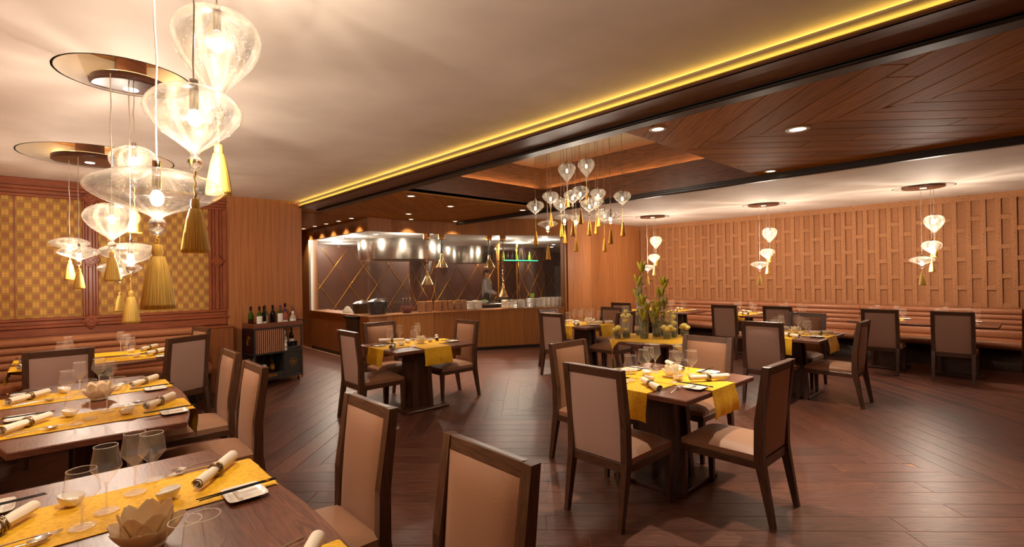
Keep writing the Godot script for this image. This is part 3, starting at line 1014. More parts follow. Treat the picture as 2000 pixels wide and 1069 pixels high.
func make_protos() -> void:
	proto.tall = make_glass(0.225, 0.044, 0.034, 0.095)
	proto.short = make_glass(0.185, 0.047, 0.039, 0.06)
	# rolled napkin, lying along z
	var t := thing("napkin_roll", "napkin", "napkin")
	var rows := []
	for j in 13:
		var f := j / 12.0
		var row := PackedVector3Array()
		for i in 61:
			var a := i / 60.0 * TAU * 4.0
			var rr := 0.0245 - 0.0225 * i / 60.0
			rr *= 1.0 - 0.16 * exp(-pow((f - 0.55) / 0.12, 2.0)) - 0.12 * f
			row.append(Vector3(cos(a) * rr, 0.0245 + sin(a) * rr, lerpf(0.15, -0.15, f) + 0.004 * sin(i * 0.2)))
		rows.append(row)
	var m := MB.new()
	m.grid(rows, false, 0.3, 0.33, true)
	part(t, "roll", m, M.napkin)
	m = MB.new()
	for k in 3:
		var pts := []
		for i in 25:
			var a := TAU * i / 24
			pts.append(Vector3(cos(a) * 0.0245, 0.0245 + sin(a) * 0.0245, -0.005 + (k - 1) * 0.009 + 0.004 * sin(a * 3 + k)))
		m.tube(pts, 0.0042, 6, false)
	part(t, "napkin_ring", m, M.ring)
	proto.napkin = t
	# rectangular side plate with a raised rest
	t = thing("side_plate", "plate", "plate")
	m = MB.new()
	var prof := []
	for e in [[0.46, 0.002], [0.5, 0.0], [0.62, 0.001], [1.0, 0.013], [0.985, 0.0145], [0.9, 0.013], [0.8, 0.0055], [0.0, 0.0045]]:
		var row := PackedVector3Array()
		for i in 33:
			var a := TAU * i / 32
			var d := Vector2(cos(a), sin(a))
			var k := pow(pow(absf(d.x), 8.0) + pow(absf(d.y), 8.0), -1.0 / 8.0)
			row.append(Vector3(d.x * k * 0.068 * e[0], e[1], d.y * k * 0.078 * e[0]))
		prof.append(row)
	m.grid(prof, true)
	part(t, "dish", m, M.china)
	m = MB.new()
	m.cbox(Vector3(0.024, 0.012, 0), Vector3(0.012, 0.010, 0.11), 0.003)
	part(t, "rest_ridge", m, M.china)
	proto.plate = t
	t = thing("chopstick", "chopstick", "chopstick")
	m = MB.new()
	m.tube([Vector3(0, 0, 0.13), Vector3(0, 0, -0.13)], [0.0022, 0.0040], 8)
	part(t, "stick", m, M.black)
	m = MB.new()
	m.tube([Vector3(0, 0, -0.095), Vector3(0, 0, -0.105)], 0.0044, 8)
	part(t, "gold_band", m, M.gold)
	proto.chop = t
	# spoon, fork
	t = thing("spoon", "spoon", "spoon")
	m = MB.new()
	m.tube([Vector3(0, 0.004, -0.10), Vector3(0, 0.006, -0.05), Vector3(0, 0.009, 0.02), Vector3(0, 0.006, 0.05)], [0.0045, 0.0034, 0.0024, 0.0028], 8)
	part(t, "handle", m, M.silver)
	m = MB.new()
	var sp := []
	for j in 7:
		var rr := j / 6.0
		var row := PackedVector3Array()
		for i in 21:
			var a := TAU * i / 20
			row.append(Vector3(cos(a) * 0.019 * rr, 0.002 + 0.009 * rr * rr, 0.078 + sin(a) * 0.030 * rr))
		sp.append(row)
	m.grid(sp, true)
	part(t, "spoon_bowl", m, M.silver)
	proto.spoon = t
	t = thing("fork", "fork", "fork")
	m = MB.new()
	m.tube([Vector3(0, 0.004, -0.10), Vector3(0, 0.006, -0.05), Vector3(0, 0.009, 0.03), Vector3(0, 0.007, 0.05)], [0.0045, 0.0034, 0.0024, 0.004], 8)
	part(t, "handle", m, M.silver)
	m = MB.new()
	m.cbox(Vector3(0, 0.006, 0.058), Vector3(0.022, 0.003, 0.024), 0.001)
	for k in 4: m.tube([Vector3(-0.0095 + k * 0.0063, 0.006, 0.068), Vector3(-0.0095 + k * 0.0063, 0.004, 0.09), Vector3(-0.0095 + k * 0.0063, 0.008, 0.105)], [0.0016, 0.0015, 0.0008], 6)
	part(t, "tines", m, M.silver)
	proto.fork = t
	# leaf-shaped sauce dish with a notched lip
	t = thing("sauce_dish", "dish", "dish")
	m = MB.new()
	var rows2 := []
	for e in [[0.0, 0.0], [0.55, 0.0], [0.8, 0.008], [0.97, 0.024], [1.0, 0.032], [0.93, 0.033], [0.82, 0.02], [0.55, 0.008], [0.0, 0.006]]:
		var row := PackedVector3Array()
		for i in 41:
			var a := TAU * i / 40
			var rr := 0.036 * (1.0 + 0.22 * cos(a) + 0.10 * cos(3.0 * a)) * (1.0 - 0.30 * exp(-pow(wrapf(a - PI, -PI, PI) / 0.28, 2.0)))
			row.append(Vector3(sin(a) * rr * e[0] * 1.05, e[1] * (1.0 + 0.2 * cos(a)), -cos(a) * rr * e[0]))
		rows2.append(row)
	m.grid(rows2, true, 1, 1, true)
	part(t, "dish", m, M.china)
	proto.sauce = t
	proto.lotus = make_lotus(M.lotus, 0.10)
	proto.lotus_white = make_lotus(M.lotus_white, 0.075)

func make_lotus(mt: Material, r: float) -> Node3D:
	var t := thing("lotus_candle_bowl", "lotus", "candle holder")
	var m := MB.new()
	m.lathe([Vector2(0.0, 0.0), Vector2(r * 0.42, 0.0), Vector2(r * 0.5, r * 0.1), Vector2(r * 0.42, r * 0.22), Vector2(0.0, r * 0.2)], 20)
	part(t, "cup", m, mt)
	for ring in [[7, 0.36, 1.0, 0.30, 0.0], [7, 0.30, 0.72, 0.62, 0.45]]:
		for k in ring[0]:
			var a: float = TAU * k / ring[0] + ring[4]
			var rows := []
			var back := []
			for j in 9:
				var f := j / 8.0
				var w: float = r * 0.44 * pow(sin(PI * minf(0.985, 0.12 + f * 0.88)), 0.6)
				var out: float = r * (ring[1] + (ring[2] - ring[1]) * f)
				var y: float = r * (0.08 + ring[3] * 1.25 * f * f + 0.30 * f)
				var row := PackedVector3Array()
				var row2 := PackedVector3Array()
				for i in 5:
					var s := -1.0 + i / 2.0
					var p := Vector3(out - absf(s) * w * 0.12, y + s * s * w * 0.45, s * w)
					row.append(p.rotated(Vector3.UP, a))
					row2.append((p + Vector3(-0.002, 0.0018, 0)).rotated(Vector3.UP, a))
				rows.append(row)
				back.append(row2)
			m = MB.new()
			m.grid(rows, false, 1, 1, true)
			m.grid(back)
			part(t, "petal", m, mt)
	return t

func put(kind: String, called: String, label: String, group: String, at: Vector3, turn := 0.0) -> void:
	var p: Node3D = proto[kind]
	if not p.has_meta("group"):
		p.position = at
		p.rotation.y = turn
		tag(p, label, str(p.get_meta("category")), group)
		return
	dup(p, called, label, group, at, turn)

func setting(tbl: String, seat: String, edge: Vector2, fwd: Vector2, level := 3, lift := 0.007) -> void:
	# one cover: edge = point on the table edge before the guest, fwd = towards the table centre (room axes)
	var right := Vector2(fwd.y, -fwd.x)
	var y := TOP + lift
	var turn := atan2(-fwd.x, fwd.y)
	var at := func(d: float, s: float, h := 0.0) -> Vector3:
		var q := edge + fwd * d + right * s
		return P(q.x, y + h, q.y)
	var j := func() -> float: return rng.randf_range(-0.008, 0.008)
	var w := "%s of the %s" % [seat, tbl]
	put("tall", "wine_glass", "taller wine glass, " + w, "taller wine glasses", at.call(0.41 + j.call(), 0.13 + j.call(), 0.0015))
	put("short", "wine_glass", "shorter wine glass, " + w, "shorter wine glasses", at.call(0.35 + j.call(), 0.225 + j.call(), 0.0015))
	put("napkin", "napkin_roll", "rolled cream napkin in a ring, " + w, "napkin rolls", at.call(0.15, 0.095, 0.002), turn + 0.94 + j.call() * 6.0)
	put("plate", "side_plate", "small oblong white plate, " + w, "side plates", at.call(0.115, -0.175, -0.006 if lift > 0.004 else 0.002), turn + PI / 2)
	if level < 1: return
	put("chop", "chopstick", "outer black chopstick, " + w, "chopsticks", at.call(0.13, -0.166, 0.0185), turn + 0.06 + PI)
	if level > 1: put("chop", "chopstick", "inner black chopstick, " + w, "chopsticks", at.call(0.135, -0.154, 0.0185), turn + 0.02 + PI)
	put("sauce", "sauce_dish", "leaf-shaped white sauce dish, " + w, "sauce dishes", at.call(0.335, -0.02, 0.002), turn + 2.6)
	if level < 2: return
	put("spoon", "spoon", "silver spoon, " + w, "spoons", at.call(0.175, 0.265, 0.0015), turn + PI + 0.22)
	put("fork", "fork", "silver fork, " + w, "forks", at.call(0.20, 0.215, 0.0015), turn + PI + 0.02)

func build_tables() -> void:
	make_protos()
	var sq := PackedVector2Array([Vector2(-0.525, -0.46), Vector2(0.525, -0.46), Vector2(0.525, 0.46), Vector2(-0.525, 0.46)])
	var U := Vector2(1, 0)
	var V := Vector2(0, 1)
	# square tables with two crossing runners
	for q in [[Vector2(3.43, 2.0), "front square table", "square wooden table with yellow runners, nearest among the chairs at right", 3, "LRBF"],
			[Vector2(3.2, 5.17), "kitchen-side table", "square wooden table with yellow runners before the kitchen counter", 2, "LRB"],
			[Vector2(6.97, 2.24), "right-hand square table", "square wooden table with yellow runners, right of the flower vases", 1, "LRBF"],
			[Vector2(6.45, 5.2), "far square table", "square wooden table with yellow runners, left behind the flower vases", 1, "LRBF"]]:
		var c: Vector2 = q[0]
		table(q[2], c, sq, [Vector2.ZERO])
		runner("yellow runner lying left to right on the " + q[1], "runners on square tables", c, U, 0.36, 0.525, 0.525, 0.19, 0.19)
		runner("yellow runner hanging over the front edge of the " + q[1], "runners on square tables", c, V, 0.36, 0.46, 0.46, 0.19, 0.19, 0.003)
		if "L" in q[4]: setting(q[1], "left seat", c - U * 0.525 - V * 0.02, U, q[3])
		if "R" in q[4]: setting(q[1], "right seat", c + U * 0.525 + V * 0.02, -U, q[3])
		if "F" in q[4]: setting(q[1], "front seat", c - V * 0.46, V, q[3], 0.010)
		if "B" in q[4]: setting(q[1], "rear seat", c + V * 0.46 - U * 0.06, -V, q[3], 0.010)
		put("lotus_white", "lotus_candle_bowl", "white lotus bowl in the middle of the " + q[1], "lotus bowls", P(c.x + 0.04, TOP + 0.009, c.y - 0.04))
	# long tables on the left
	for q in [[Vector2(0.17, 1.75), "nearest left table", "long curved-edge table at lower left, nearest the viewer", [[1.27, "near"], [2.22, "far"]]],
			[Vector2(0.19, 4.30), "second left table", "long curved-edge table at left, between nearest table and corner table", [[3.80, "near"], [4.68, "far"]]]]:
		var c: Vector2 = q[0]
		table(q[2], c, outline_boat(0.49, 0.36, 0.96), [Vector2(0, -0.5), Vector2(0, 0.5)])
		for s in q[3]:
			var dv: float = s[0] - c.y
			var half: float = 0.36 + 0.13 * (1.0 - pow(dv / 0.96, 2.0))
			runner("yellow runner under the %s pair of settings, %s" % [s[1], q[1]], "runners on long tables", Vector2(c.x, s[0] + 0.02), U, 0.38, half, half, 0.05 if s[0] < 2.5 else 0.15, 0.03 if s[0] < 2.5 else 0.17)
			setting(q[1], s[1] + " right seat", Vector2(c.x + half, s[0] - 0.01), -U, 3)
			setting(q[1], s[1] + " left seat", Vector2(c.x - half, s[0] + 0.13), U, 3)
		put("lotus", "lotus_candle_bowl", "golden lotus bowl in the middle of the " + q[1], "golden lotus bowls", P(c.x + 0.03, TOP + 0.001, c.y + 0.1))
	# corner table
	var oval := PackedVector2Array()
	for i in 40:
		var a := TAU * i / 40
		var d := Vector2(cos(a), sin(a))
		var k := pow(pow(absf(d.x), 3.2) + pow(absf(d.y), 3.2), -1.0 / 3.2)
		oval.append(Vector2(d.x * k * 0.66, d.y * k * 0.60))
	var cc := Vector2(0.33, 6.80)
	table("rounded table in the corner of the left leather bench", cc, oval, [Vector2.ZERO])
	runner("yellow runner on the near half of the corner bench table", "runners on the corner table", cc - V * 0.27, U, 0.38, 0.64, 0.64, 0.12, 0.10)
	runner("yellow runner on the far half of the corner bench table", "runners on the corner table", cc + V * 0.27, U, 0.38, 0.64, 0.64, 0.12, 0.10)
	for s in [[-0.25, "near"], [0.25, "far"]]:
		setting("corner table", s[1] + " right seat", cc + Vector2(0.63, s[0]), -U, 1)
		setting("corner table", s[1] + " left seat", cc + Vector2(-0.63, s[0] + 0.06), U, 1)
	# tables along the wall bench
	for q in [[1.32, "right wall table", "right"], [3.55, "middle wall table", "middle"], [5.82, "left wall table", "left"]]:
		var c := Vector2(9.85, q[0])
		table("long table along the wall bench, %s one of three" % q[2], c, outline_boat(0.48, 0.40, 0.88), [Vector2(0, -0.45), Vector2(0, 0.45)])
		for s in [[-0.42, "near"], [0.42, "far"]]:
			runner("yellow runner under the %s pair of settings, %s" % [s[1], q[1]], "runners on wall tables", c + V * s[0], U, 0.36, 0.46, 0.46, 0.1, 0.1)
			setting(q[1], s[1] + " chair side", c + Vector2(-0.46, s[0]), U, 0)
			setting(q[1], s[1] + " bench side", c + Vector2(0.46, s[0]), -U, 0)

# ---------------------------------------------------------------- leather benches
func bench_unit(label: String, path: Array, side: float, group: String) -> void:
	# path: floor line of the back of the bench in room axes; side: +1 if the seat lies to the right of the path
	var t := thing("leather_bench", label, "bench", P(path[0].x, 0, path[0].y), 0.0, group)
	var base: Vector2 = path[0]
	var frames := []
	for k in path.size():
		var da: Vector2 = (path[k] - path[k - 1]).normalized() if k > 0 else (path[1] - path[0]).normalized()
		var db: Vector2 = (path[k + 1] - path[k]).normalized() if k < path.size() - 1 else da
		var na := Vector2(da.y, -da.x) * side
		var nb := Vector2(db.y, -db.x) * side
		frames.append([path[k] - base, (na + nb) / (1.0 + na.dot(nb))])
	var sweep := func(prof: Array, called: String, mt: Material) -> void:
		var rows := []
		for p in prof:
			var row := PackedVector3Array()
			for f in frames:
				var q: Vector2 = f[0] + f[1] * p.x
				row.append(P(q.x, p.y, q.y))
			rows.append(row)
		var m := MB.new()
		m.grid(rows, false, 1, 1, side < 0)
		for e in [0, frames.size() - 1]:
			var pts := []
			for p in prof:
				var q: Vector2 = frames[e][0] + frames[e][1] * p.x
				pts.append(P(q.x, p.y, q.y))
			var dd: Vector2 = frames[0][0] - frames[1][0] if e == 0 else frames[-1][0] - frames[-2][0]
			m.face(pts, P(dd.x, 0, dd.y), Vector3.UP)
		part(t, called, m, mt)
	var ys := [0.925, 0.835, 0.755, 0.675, 0.595, 0.46]
	for k in 5:
		var y1: float = ys[k]
		var y0: float = ys[k + 1]
		var f0 := 0.20 + 0.018 * k
		var pr := []
		for i in 13:
			var a := -PI / 2 + PI * i / 12
			pr.append(Vector2(f0 + (0.05 + (0.012 if k == 0 else 0.0)) * pow(cos(a), 0.6), (y0 + y1) / 2 + sin(a) * (y1 - y0) / 2))
		pr.append(Vector2(0.012, y1))
		pr.append(Vector2(0.012, y0))
		sweep.call(pr, "back_roll", M.leather)
	var sr := []
	for i in 9:
		var a := -PI / 2 + PI * i / 8
		sr.append(Vector2(0.64 + 0.055 * cos(a), 0.395 + 0.065 * sin(a)))
	sr.append(Vector2(0.45, 0.475))
	sr.append(Vector2(0.22, 0.462))
	sr.append(Vector2(0.22, 0.33))
	sweep.call(sr, "seat_cushion", M.leather)
	sweep.call([Vector2(0.60, 0.0), Vector2(0.60, 0.328), Vector2(0.02, 0.328), Vector2(0.02, 0.0)], "plinth", M.bench_base)

func build_benches() -> void:
	var g := "leather wall bench units"
	for q in [[0.25, 2.33, "nearest the right edge"], [2.335, 4.66, "in the middle"], [4.665, 7.13, "in the far corner"]]:
		bench_unit("brown leather bench with rolled back along the textured wall, unit " + q[2], [Vector2(11.15, q[0]), Vector2(11.15, q[1])], -1.0, g)
	var L := [Vector2(1.50, 8.05), Vector2(-0.98, 8.05), Vector2(-0.98, 2.6)]
	bench_unit("brown leather corner bench with rolled back under the plaid panels", L, -1.0, "")
	var t := thing("bench_end_cabinet", "wooden end block closing the left leather bench", "cabinet", P(1.69, 0, 7.95))
	var m := MB.new()
	m.cbox(Vector3(0, 0.445, 0), Vector3(0.34, 0.89, 0.28), 0.006)
	part(t, "body", m, M.end_panel)
	m = MB.new()
	m.cbox(Vector3(0, 0.902, 0), Vector3(0.36, 0.022, 0.30), 0.005)
	part(t, "cap", m, M.frame)

# ---------------------------------------------------------------- lamps
const WARM := Color(1.0, 0.93, 0.85)
var shade_cache := {}

func profile(kind: String) -> Array:
	match kind:
		"t": return [Vector2(0.07, -1.42), Vector2(0.10, -1.25), Vector2(0.20, -1.02), Vector2(0.46, -0.68), Vector2(0.80, -0.24), Vector2(0.99, 0.22), Vector2(0.95, 0.58), Vector2(0.72, 0.86), Vector2(0.38, 0.98), Vector2(0.07, 1.02)]
		"o": return [Vector2(0.06, -1.0), Vector2(0.12, -0.86), Vector2(0.36, -0.66), Vector2(0.74, -0.36), Vector2(0.98, -0.02), Vector2(0.97, 0.22), Vector2(0.78, 0.46), Vector2(0.44, 0.62), Vector2(0.08, 0.66)]
		"r": return [Vector2(0.06, -0.95), Vector2(0.14, -0.82), Vector2(0.5, -0.6), Vector2(0.88, -0.24), Vector2(1.0, 0.12), Vector2(0.88, 0.46), Vector2(0.5, 0.72), Vector2(0.08, 0.80)]
		"s": return [Vector2(0.08, -1.5), Vector2(0.2, -1.2), Vector2(0.55, -0.7), Vector2(0.95, 0.0), Vector2(0.9, 0.5), Vector2(0.5, 0.8), Vector2(0.1, 0.88)]
	return [Vector2(0.05, -0.50), Vector2(0.16, -0.41), Vector2(0.45, -0.30), Vector2(0.78, -0.17), Vector2(0.99, -0.01), Vector2(0.96, 0.11), Vector2(0.75, 0.24), Vector2(0.42, 0.34), Vector2(0.07, 0.39)]

func pendant(label: String, group: String, at: Vector3, top_y: float, kind: String, r: float, end: String, drop: float, power: float, cord_mat: Material) -> void:
	# at = centre of the glass shade, hung from top_y; drop = length of cord below the shade to the tassel or cone
	var t := thing("pendant_lamp", label, "pendant lamp", at, 0.0, group)
	var pr := profile(kind)
	var lo: float = pr[0].y * r
	var hi: float = pr[-1].y * r
	var m := MB.new()
	var L := top_y - at.y - hi
	var pts := []
	for k in 9: pts.append(Vector3(0.0035 * sin(k * 1.9 + at.x * 9.0) * sin(PI * k / 8.0), hi + L * k / 8.0, 0.0035 * cos(k * 2.3 + at.z * 7.0) * sin(PI * k / 8.0)))
	m.tube(pts, 0.0028 if r > 0.11 else 0.002, 6)
	part(t, "cord", m, cord_mat)
	m = MB.new()
	m.lathe([Vector2(0, hi + 0.022), Vector2(0.012, hi + 0.022), Vector2(0.012, hi - 0.004), Vector2(0.0, hi - 0.004)].map(func(q): return q), 14)
	m.lathe([Vector2(0.0, hi - 0.07), Vector2(0.013, hi - 0.07), Vector2(0.013, hi - 0.004), Vector2(0, hi - 0.004)], 14)
	part(t, "socket", m, M.chrome)
	var key := "%s%.3f" % [kind, r]
	if not shade_cache.has(key):
		var sm := smooth(scaled(pr, r), 5)
		var a := MB.new()
		a.lathe(sm, 40)
		var b := MB.new()
		b.lathe(scaled(sm, 0.985), 40)
		var am := a.mesh()
		b.mesh(am)
		shade_cache[key] = am
	var sh := part(t, "glass_shade", shade_cache[key], null)
	sh.material_override = null
	sh.set_surface_override_material(0, M.lamp_glass)
	sh.set_surface_override_material(1, M.seeds)
	var by := minf(hi - 0.095, 0.15 * r)
	m = MB.new()
	var bulb := []
	var br := 0.019 if r > 0.11 else 0.014
	for k in 9: bulb.append(Vector2(br * sin(PI * k / 8.0), by - 0.026 * cos(PI * k / 8.0)))
	m.lathe(bulb, 16)
	part(t, "bulb", m, M.bulb if r > 0.11 else M.bulb_small)
	omni(t, Vector3(0, by, 0), WARM, power, 0.01)
	m = MB.new()
	var fr := clampf(r * 0.16, 0.012, 0.026)
	m.lathe(smooth([Vector2(0.0, lo - fr * 1.9), Vector2(fr * 0.5, lo - fr * 1.7), Vector2(fr, lo - fr * 0.7), Vector2(fr * 0.7, lo), Vector2(0.04 * r, lo + 0.01)], 3), 16)
	part(t, "finial", m, M.glass_solid)
	var y := lo - fr * 1.9
	if end == "": return
	m = MB.new()
	var cp := []
	for k in 11: cp.append(Vector3(0.002 * sin(k * 1.7), y - drop * k / 10.0, 0.002 * cos(k * 1.7)))
	m.tube(cp, 0.0035 if end == "t" else 0.0016, 6)
	part(t, "tassel_cord", m, M.tassel)
	y -= drop
	var s := clampf(r / 0.16, 0.62, 1.0)
	if end == "t":
		m = MB.new()
		m.lathe([Vector2(0, y + 0.004), Vector2(0.014 * s, y), Vector2(0.016 * s, y - 0.025 * s), Vector2(0.013 * s, y - 0.032 * s), Vector2(0.017 * s, y - 0.036 * s), Vector2(0, y - 0.04 * s)].duplicate(), 14)
		part(t, "tassel_head", m, M.tassel)
		m = MB.new()
		var y2 := y - 0.035 * s
		m.lathe([Vector2(0.0, y2 - 0.165 * s), Vector2(0.043 * s, y2 - 0.165 * s), Vector2(0.0445 * s, y2 - 0.15 * s), Vector2(0.036 * s, y2 - 0.09 * s), Vector2(0.027 * s, y2 - 0.035 * s), Vector2(0.018 * s, y2), Vector2(0, y2)], 52, Vector3.ZERO, 0.05)
		part(t, "tassel_skirt", m, M.tassel)
	else:
		m = MB.new()
		m.lathe([Vector2(0.0, y - 0.165), Vector2(0.030, y - 0.165), Vector2(0.031, y - 0.158), Vector2(0.010, y), Vector2(0.0, y + 0.002)], 20)
		part(t, "cone_weight", m, M.gold_cone)

func canopy(label: String, c: Vector2, y: float, r: float, stem: float, power: float) -> void:
	var t := thing("ceiling_canopy", label, "ceiling rose", P(c.x, y, c.y))
	var m := MB.new()
	m.lathe([Vector2(0, 0), Vector2(r - 0.01, 0), Vector2(r, 0.008), Vector2(r, 0.045), Vector2(r - 0.01, 0.05), Vector2(0, 0.05)], 48)
	part(t, "disc", m, M.canopy)
	m = MB.new()
	m.cbox(Vector3(0, 0.05 + stem / 2, 0), Vector3(r * 0.75, stem, r * 0.75), 0.005)
	part(t, "mounting_block", m, M.canopy)
	m = MB.new()
	m.lathe([Vector2(0, -0.003), Vector2(0.04, -0.003), Vector2(0.042, 0.001), Vector2(0, 0.004)], 20)
	part(t, "spot_light_face", m, M.spot_face)
	if stem > 0.1:
		m = MB.new()
		m.lathe([Vector2(r * 0.80, 0.053), Vector2(r * 0.86, 0.053), Vector2(r * 0.86, 0.060), Vector2(r * 0.80, 0.060), Vector2(r * 0.80, 0.053)], 40)
		part(t, "back_light_ring", m, M.led_soft)
		for k in 4: omni(t, Vector3(cos(PI / 2 * k + 0.6) * r * 0.83, 0.075, sin(PI / 2 * k + 0.6) * r * 0.83), Color(1.0, 0.86, 0.6), 0.02, 0.02)
	spot(t, Vector3(0, -0.02, 0), Vector3.DOWN, 38.0, Color(1.0, 0.93, 0.84), power, 0.035)

func downlight(label: String, c: Vector2, y: float, power: float, angle := 40.0, r := 0.045, k := "timber ceiling downlights", col := Color(1.0, 0.93, 0.84)) -> void:
	var t := thing("downlight", label, "downlight", P(c.x, y, c.y), 0.0, k)
	var m := MB.new()
	m.lathe([Vector2(r, -0.006), Vector2(r * 1.45, -0.006), Vector2(r * 1.5, 0.0), Vector2(r, 0.0)], 28)
	part(t, "trim_ring", m, M.white_trim)
	m = MB.new()
	m.lathe([Vector2(0, -0.003), Vector2(r, -0.003), Vector2(r, 0.0), Vector2(0, 0.0)], 24)
	part(t, "light_face", m, M.spot_face)
	if power > 0.0: spot(t, Vector3(0, -0.02, 0), Vector3.DOWN, angle, col, power, r * 0.8)

func build_lamps() -> void:
	# three over the nearest table
	var g := "glass pendants over the left tables"
	canopy("round wooden canopy above the nearest left table", Vector2(0.25, 1.80), 2.80, 0.21, 0.13, 1.2)
	canopy("round wooden canopy in the ceiling recess above the second left table", Vector2(0.376, 4.02), 2.80, 0.205, 0.13, 1.6)
	canopy("round wooden canopy in the large ceiling recess above the corner table", Vector2(0.284, 6.75), 2.80, 0.305, 0.13, 1.6)
	pendant("large teardrop glass pendant, highest of the three nearest the viewer", g, P(0.43, 2.36, 1.98), 2.80, "t", 0.142, "t", 0.085, 0.5, M.cord)
	pendant("onion-shaped glass pendant with gold tassel, middle of the three nearest", g, P(0.316, 2.054, 1.75), 2.80, "o", 0.13, "t", 0.087, 0.5, M.cord)
	pendant("wide disc-shaped glass pendant, lowest and largest of the three nearest", g, P(0.239, 1.835, 1.89), 2.80, "d", 0.183, "t", 0.03, 0.5, M.cord)
	pendant("small round glass pendant just above the large disc pendant", g, P(0.375, 2.30, 3.875), 2.80, "r", 0.13, "t", 0.117, 0.66, M.cord)
	pendant("onion-shaped glass pendant hanging left below the large disc pendant", g, P(0.256, 1.928, 3.784), 2.80, "o", 0.14, "t", 0.015, 0.66, M.cord)
	pendant("disc-shaped glass pendant hanging low in front of the plaid panel", g, P(0.354, 1.735, 3.898), 2.80, "d", 0.165, "t", 0.11, 0.66, M.cord)
	pendant("far disc pendant at left, upper of two before the plaid panel", g, P(0.12, 1.95, 6.705), 2.80, "d", 0.165, "t", 0.04, 0.66, M.cord)
	pendant("far disc pendant at left, lower of two before the plaid panel", g, P(0.184, 1.85, 6.51), 2.80, "d", 0.17, "t", 0.025, 0.66, M.cord)
	pendant("far disc pendant half hidden behind a nearer low disc pendant", g, P(0.50, 1.69, 6.47), 2.80, "d", 0.19, "t", 0.10, 0.66, M.cord)
	# three groups along the textured wall
	var gw := "glass pendants along the textured wall"
	var q := [["right", Vector2(9.54, 1.22)], ["middle", Vector2(9.55, 3.49)], ["left", Vector2(9.50, 5.75)]]
	for k in 3:
		var c: Vector2 = q[k][1]
		canopy("flat round wooden canopy above the %s wall table" % q[k][0], c, 2.775, 0.26, 0.05, 2.0)
		pendant("teardrop glass pendant, top of the %s group by the textured wall" % q[k][0], gw, P(c.x - 0.10, 2.23, c.y - 0.13), 2.78, "t", 0.125, "t", 0.12, 0.85, M.cord)
		pendant("onion glass pendant, middle of the %s group by the textured wall" % q[k][0], gw, P(c.x - 0.13, 1.90, c.y - 0.10), 2.78, "o", 0.125, "t", 0.06, 0.85, M.cord)
		pendant("disc glass pendant, lowest of the %s group by the textured wall" % q[k][0], gw, P(c.x - 0.23, 1.695, c.y + 0.0), 2.78, "d", 0.155, "t", 0.05, 0.85, M.cord)
	# chandelier in the coffer
	var gc := "glass pendants of the coffer chandelier"
	var ch := [["t", 4.498, 2.786, 3.861], ["t", 4.838, 2.886, 3.837], ["o", 4.286, 2.393, 4.187], ["o", 4.542, 2.532, 4.171], ["r", 4.649, 2.437, 4.094], ["o", 4.453, 2.480, 3.741], ["o", 4.490, 2.517, 3.656], ["o", 5.108, 2.586, 3.870], ["o", 4.994, 2.481, 3.424], ["o", 4.690, 2.393, 3.683], ["o", 5.174, 2.505, 3.960], ["d", 4.445, 2.183, 4.137], ["d", 4.791, 2.293, 4.165], ["s", 4.703, 2.243, 3.903], ["r", 5.050, 2.299, 3.735], ["d", 4.825, 2.251, 3.479]]
	var nm := ["left of the two topmost teardrops", "right of the two topmost teardrops", "leftmost onion shade", "second onion shade from the left", "ribbed shade below the left onions", "onion shade at centre left", "onion shade at the centre", "onion shade right of centre", "rightmost onion shade", "low onion shade at the centre", "onion shade behind the right of centre one", "leftmost low disc", "disc below the ribbed shade", "slim shade hanging lowest at the centre", "small round shade at lower right", "widest low disc at lower right"]
	for k in ch.size():
		var e = ch[k]
		pendant("chandelier pendant in the coffer, " + nm[k], gc, P(e[1], e[2], e[3]), 3.40, e[0], {"t": 0.105, "o": 0.104, "r": 0.10, "d": 0.125, "s": 0.062}[e[0]], "c", 0.07 + 0.05 * float(k % 3), 0.13, M.wire)
	# downlights
	downlight("large round downlight in the near timber ceiling, right", Vector2(4.314, 1.31), WOOD_Y, 6.0, 42.0, 0.06)
	downlight("downlight at the left corner of the near timber ceiling", Vector2(3.45, 2.03), WOOD_Y, 5.0)
	downlight("small downlight at the right edge of the near timber ceiling", Vector2(5.86, 2.06), WOOD_Y, 5.0)
	downlight("first downlight left in the far timber ceiling by the beam", Vector2(3.62, 5.93), WOOD_Y, 5.0)
	downlight("second downlight in the far timber ceiling, over the kitchen-side table", Vector2(4.63, 6.41), WOOD_Y, 5.0)
	downlight("downlight at the far right of the timber ceiling, behind the chandelier", Vector2(5.88, 6.05), WOOD_Y, 5.0)
	downlight("starry downlight close before the kitchen front", Vector2(4.60, 7.62), WOOD_Y, 3.0, 44.0)
	for e in [["first", 11.2], ["second", 10.55], ["third", 9.95], ["fourth", 9.35], ["fifth", 8.78]]:
		downlight("%s corridor downlight from the end along the kitchen side" % e[0], Vector2(4.08, e[1]), WOOD_Y, 1.6, 50.0, 0.04)
	downlight("left downlight washing the kitchen front panel", Vector2(5.05, 8.28), WOOD_Y, 1.8, 50.0, 0.04)
	downlight("right downlight washing the kitchen front panel", Vector2(5.95, 8.08), WOOD_Y, 1.8, 50.0, 0.04)
	# lamps outside the picture: the room goes on behind the lens with the same downlights
	downlight("downlight outside the picture at right", Vector2(4.3, -0.6), WOOD_Y, 5.0)

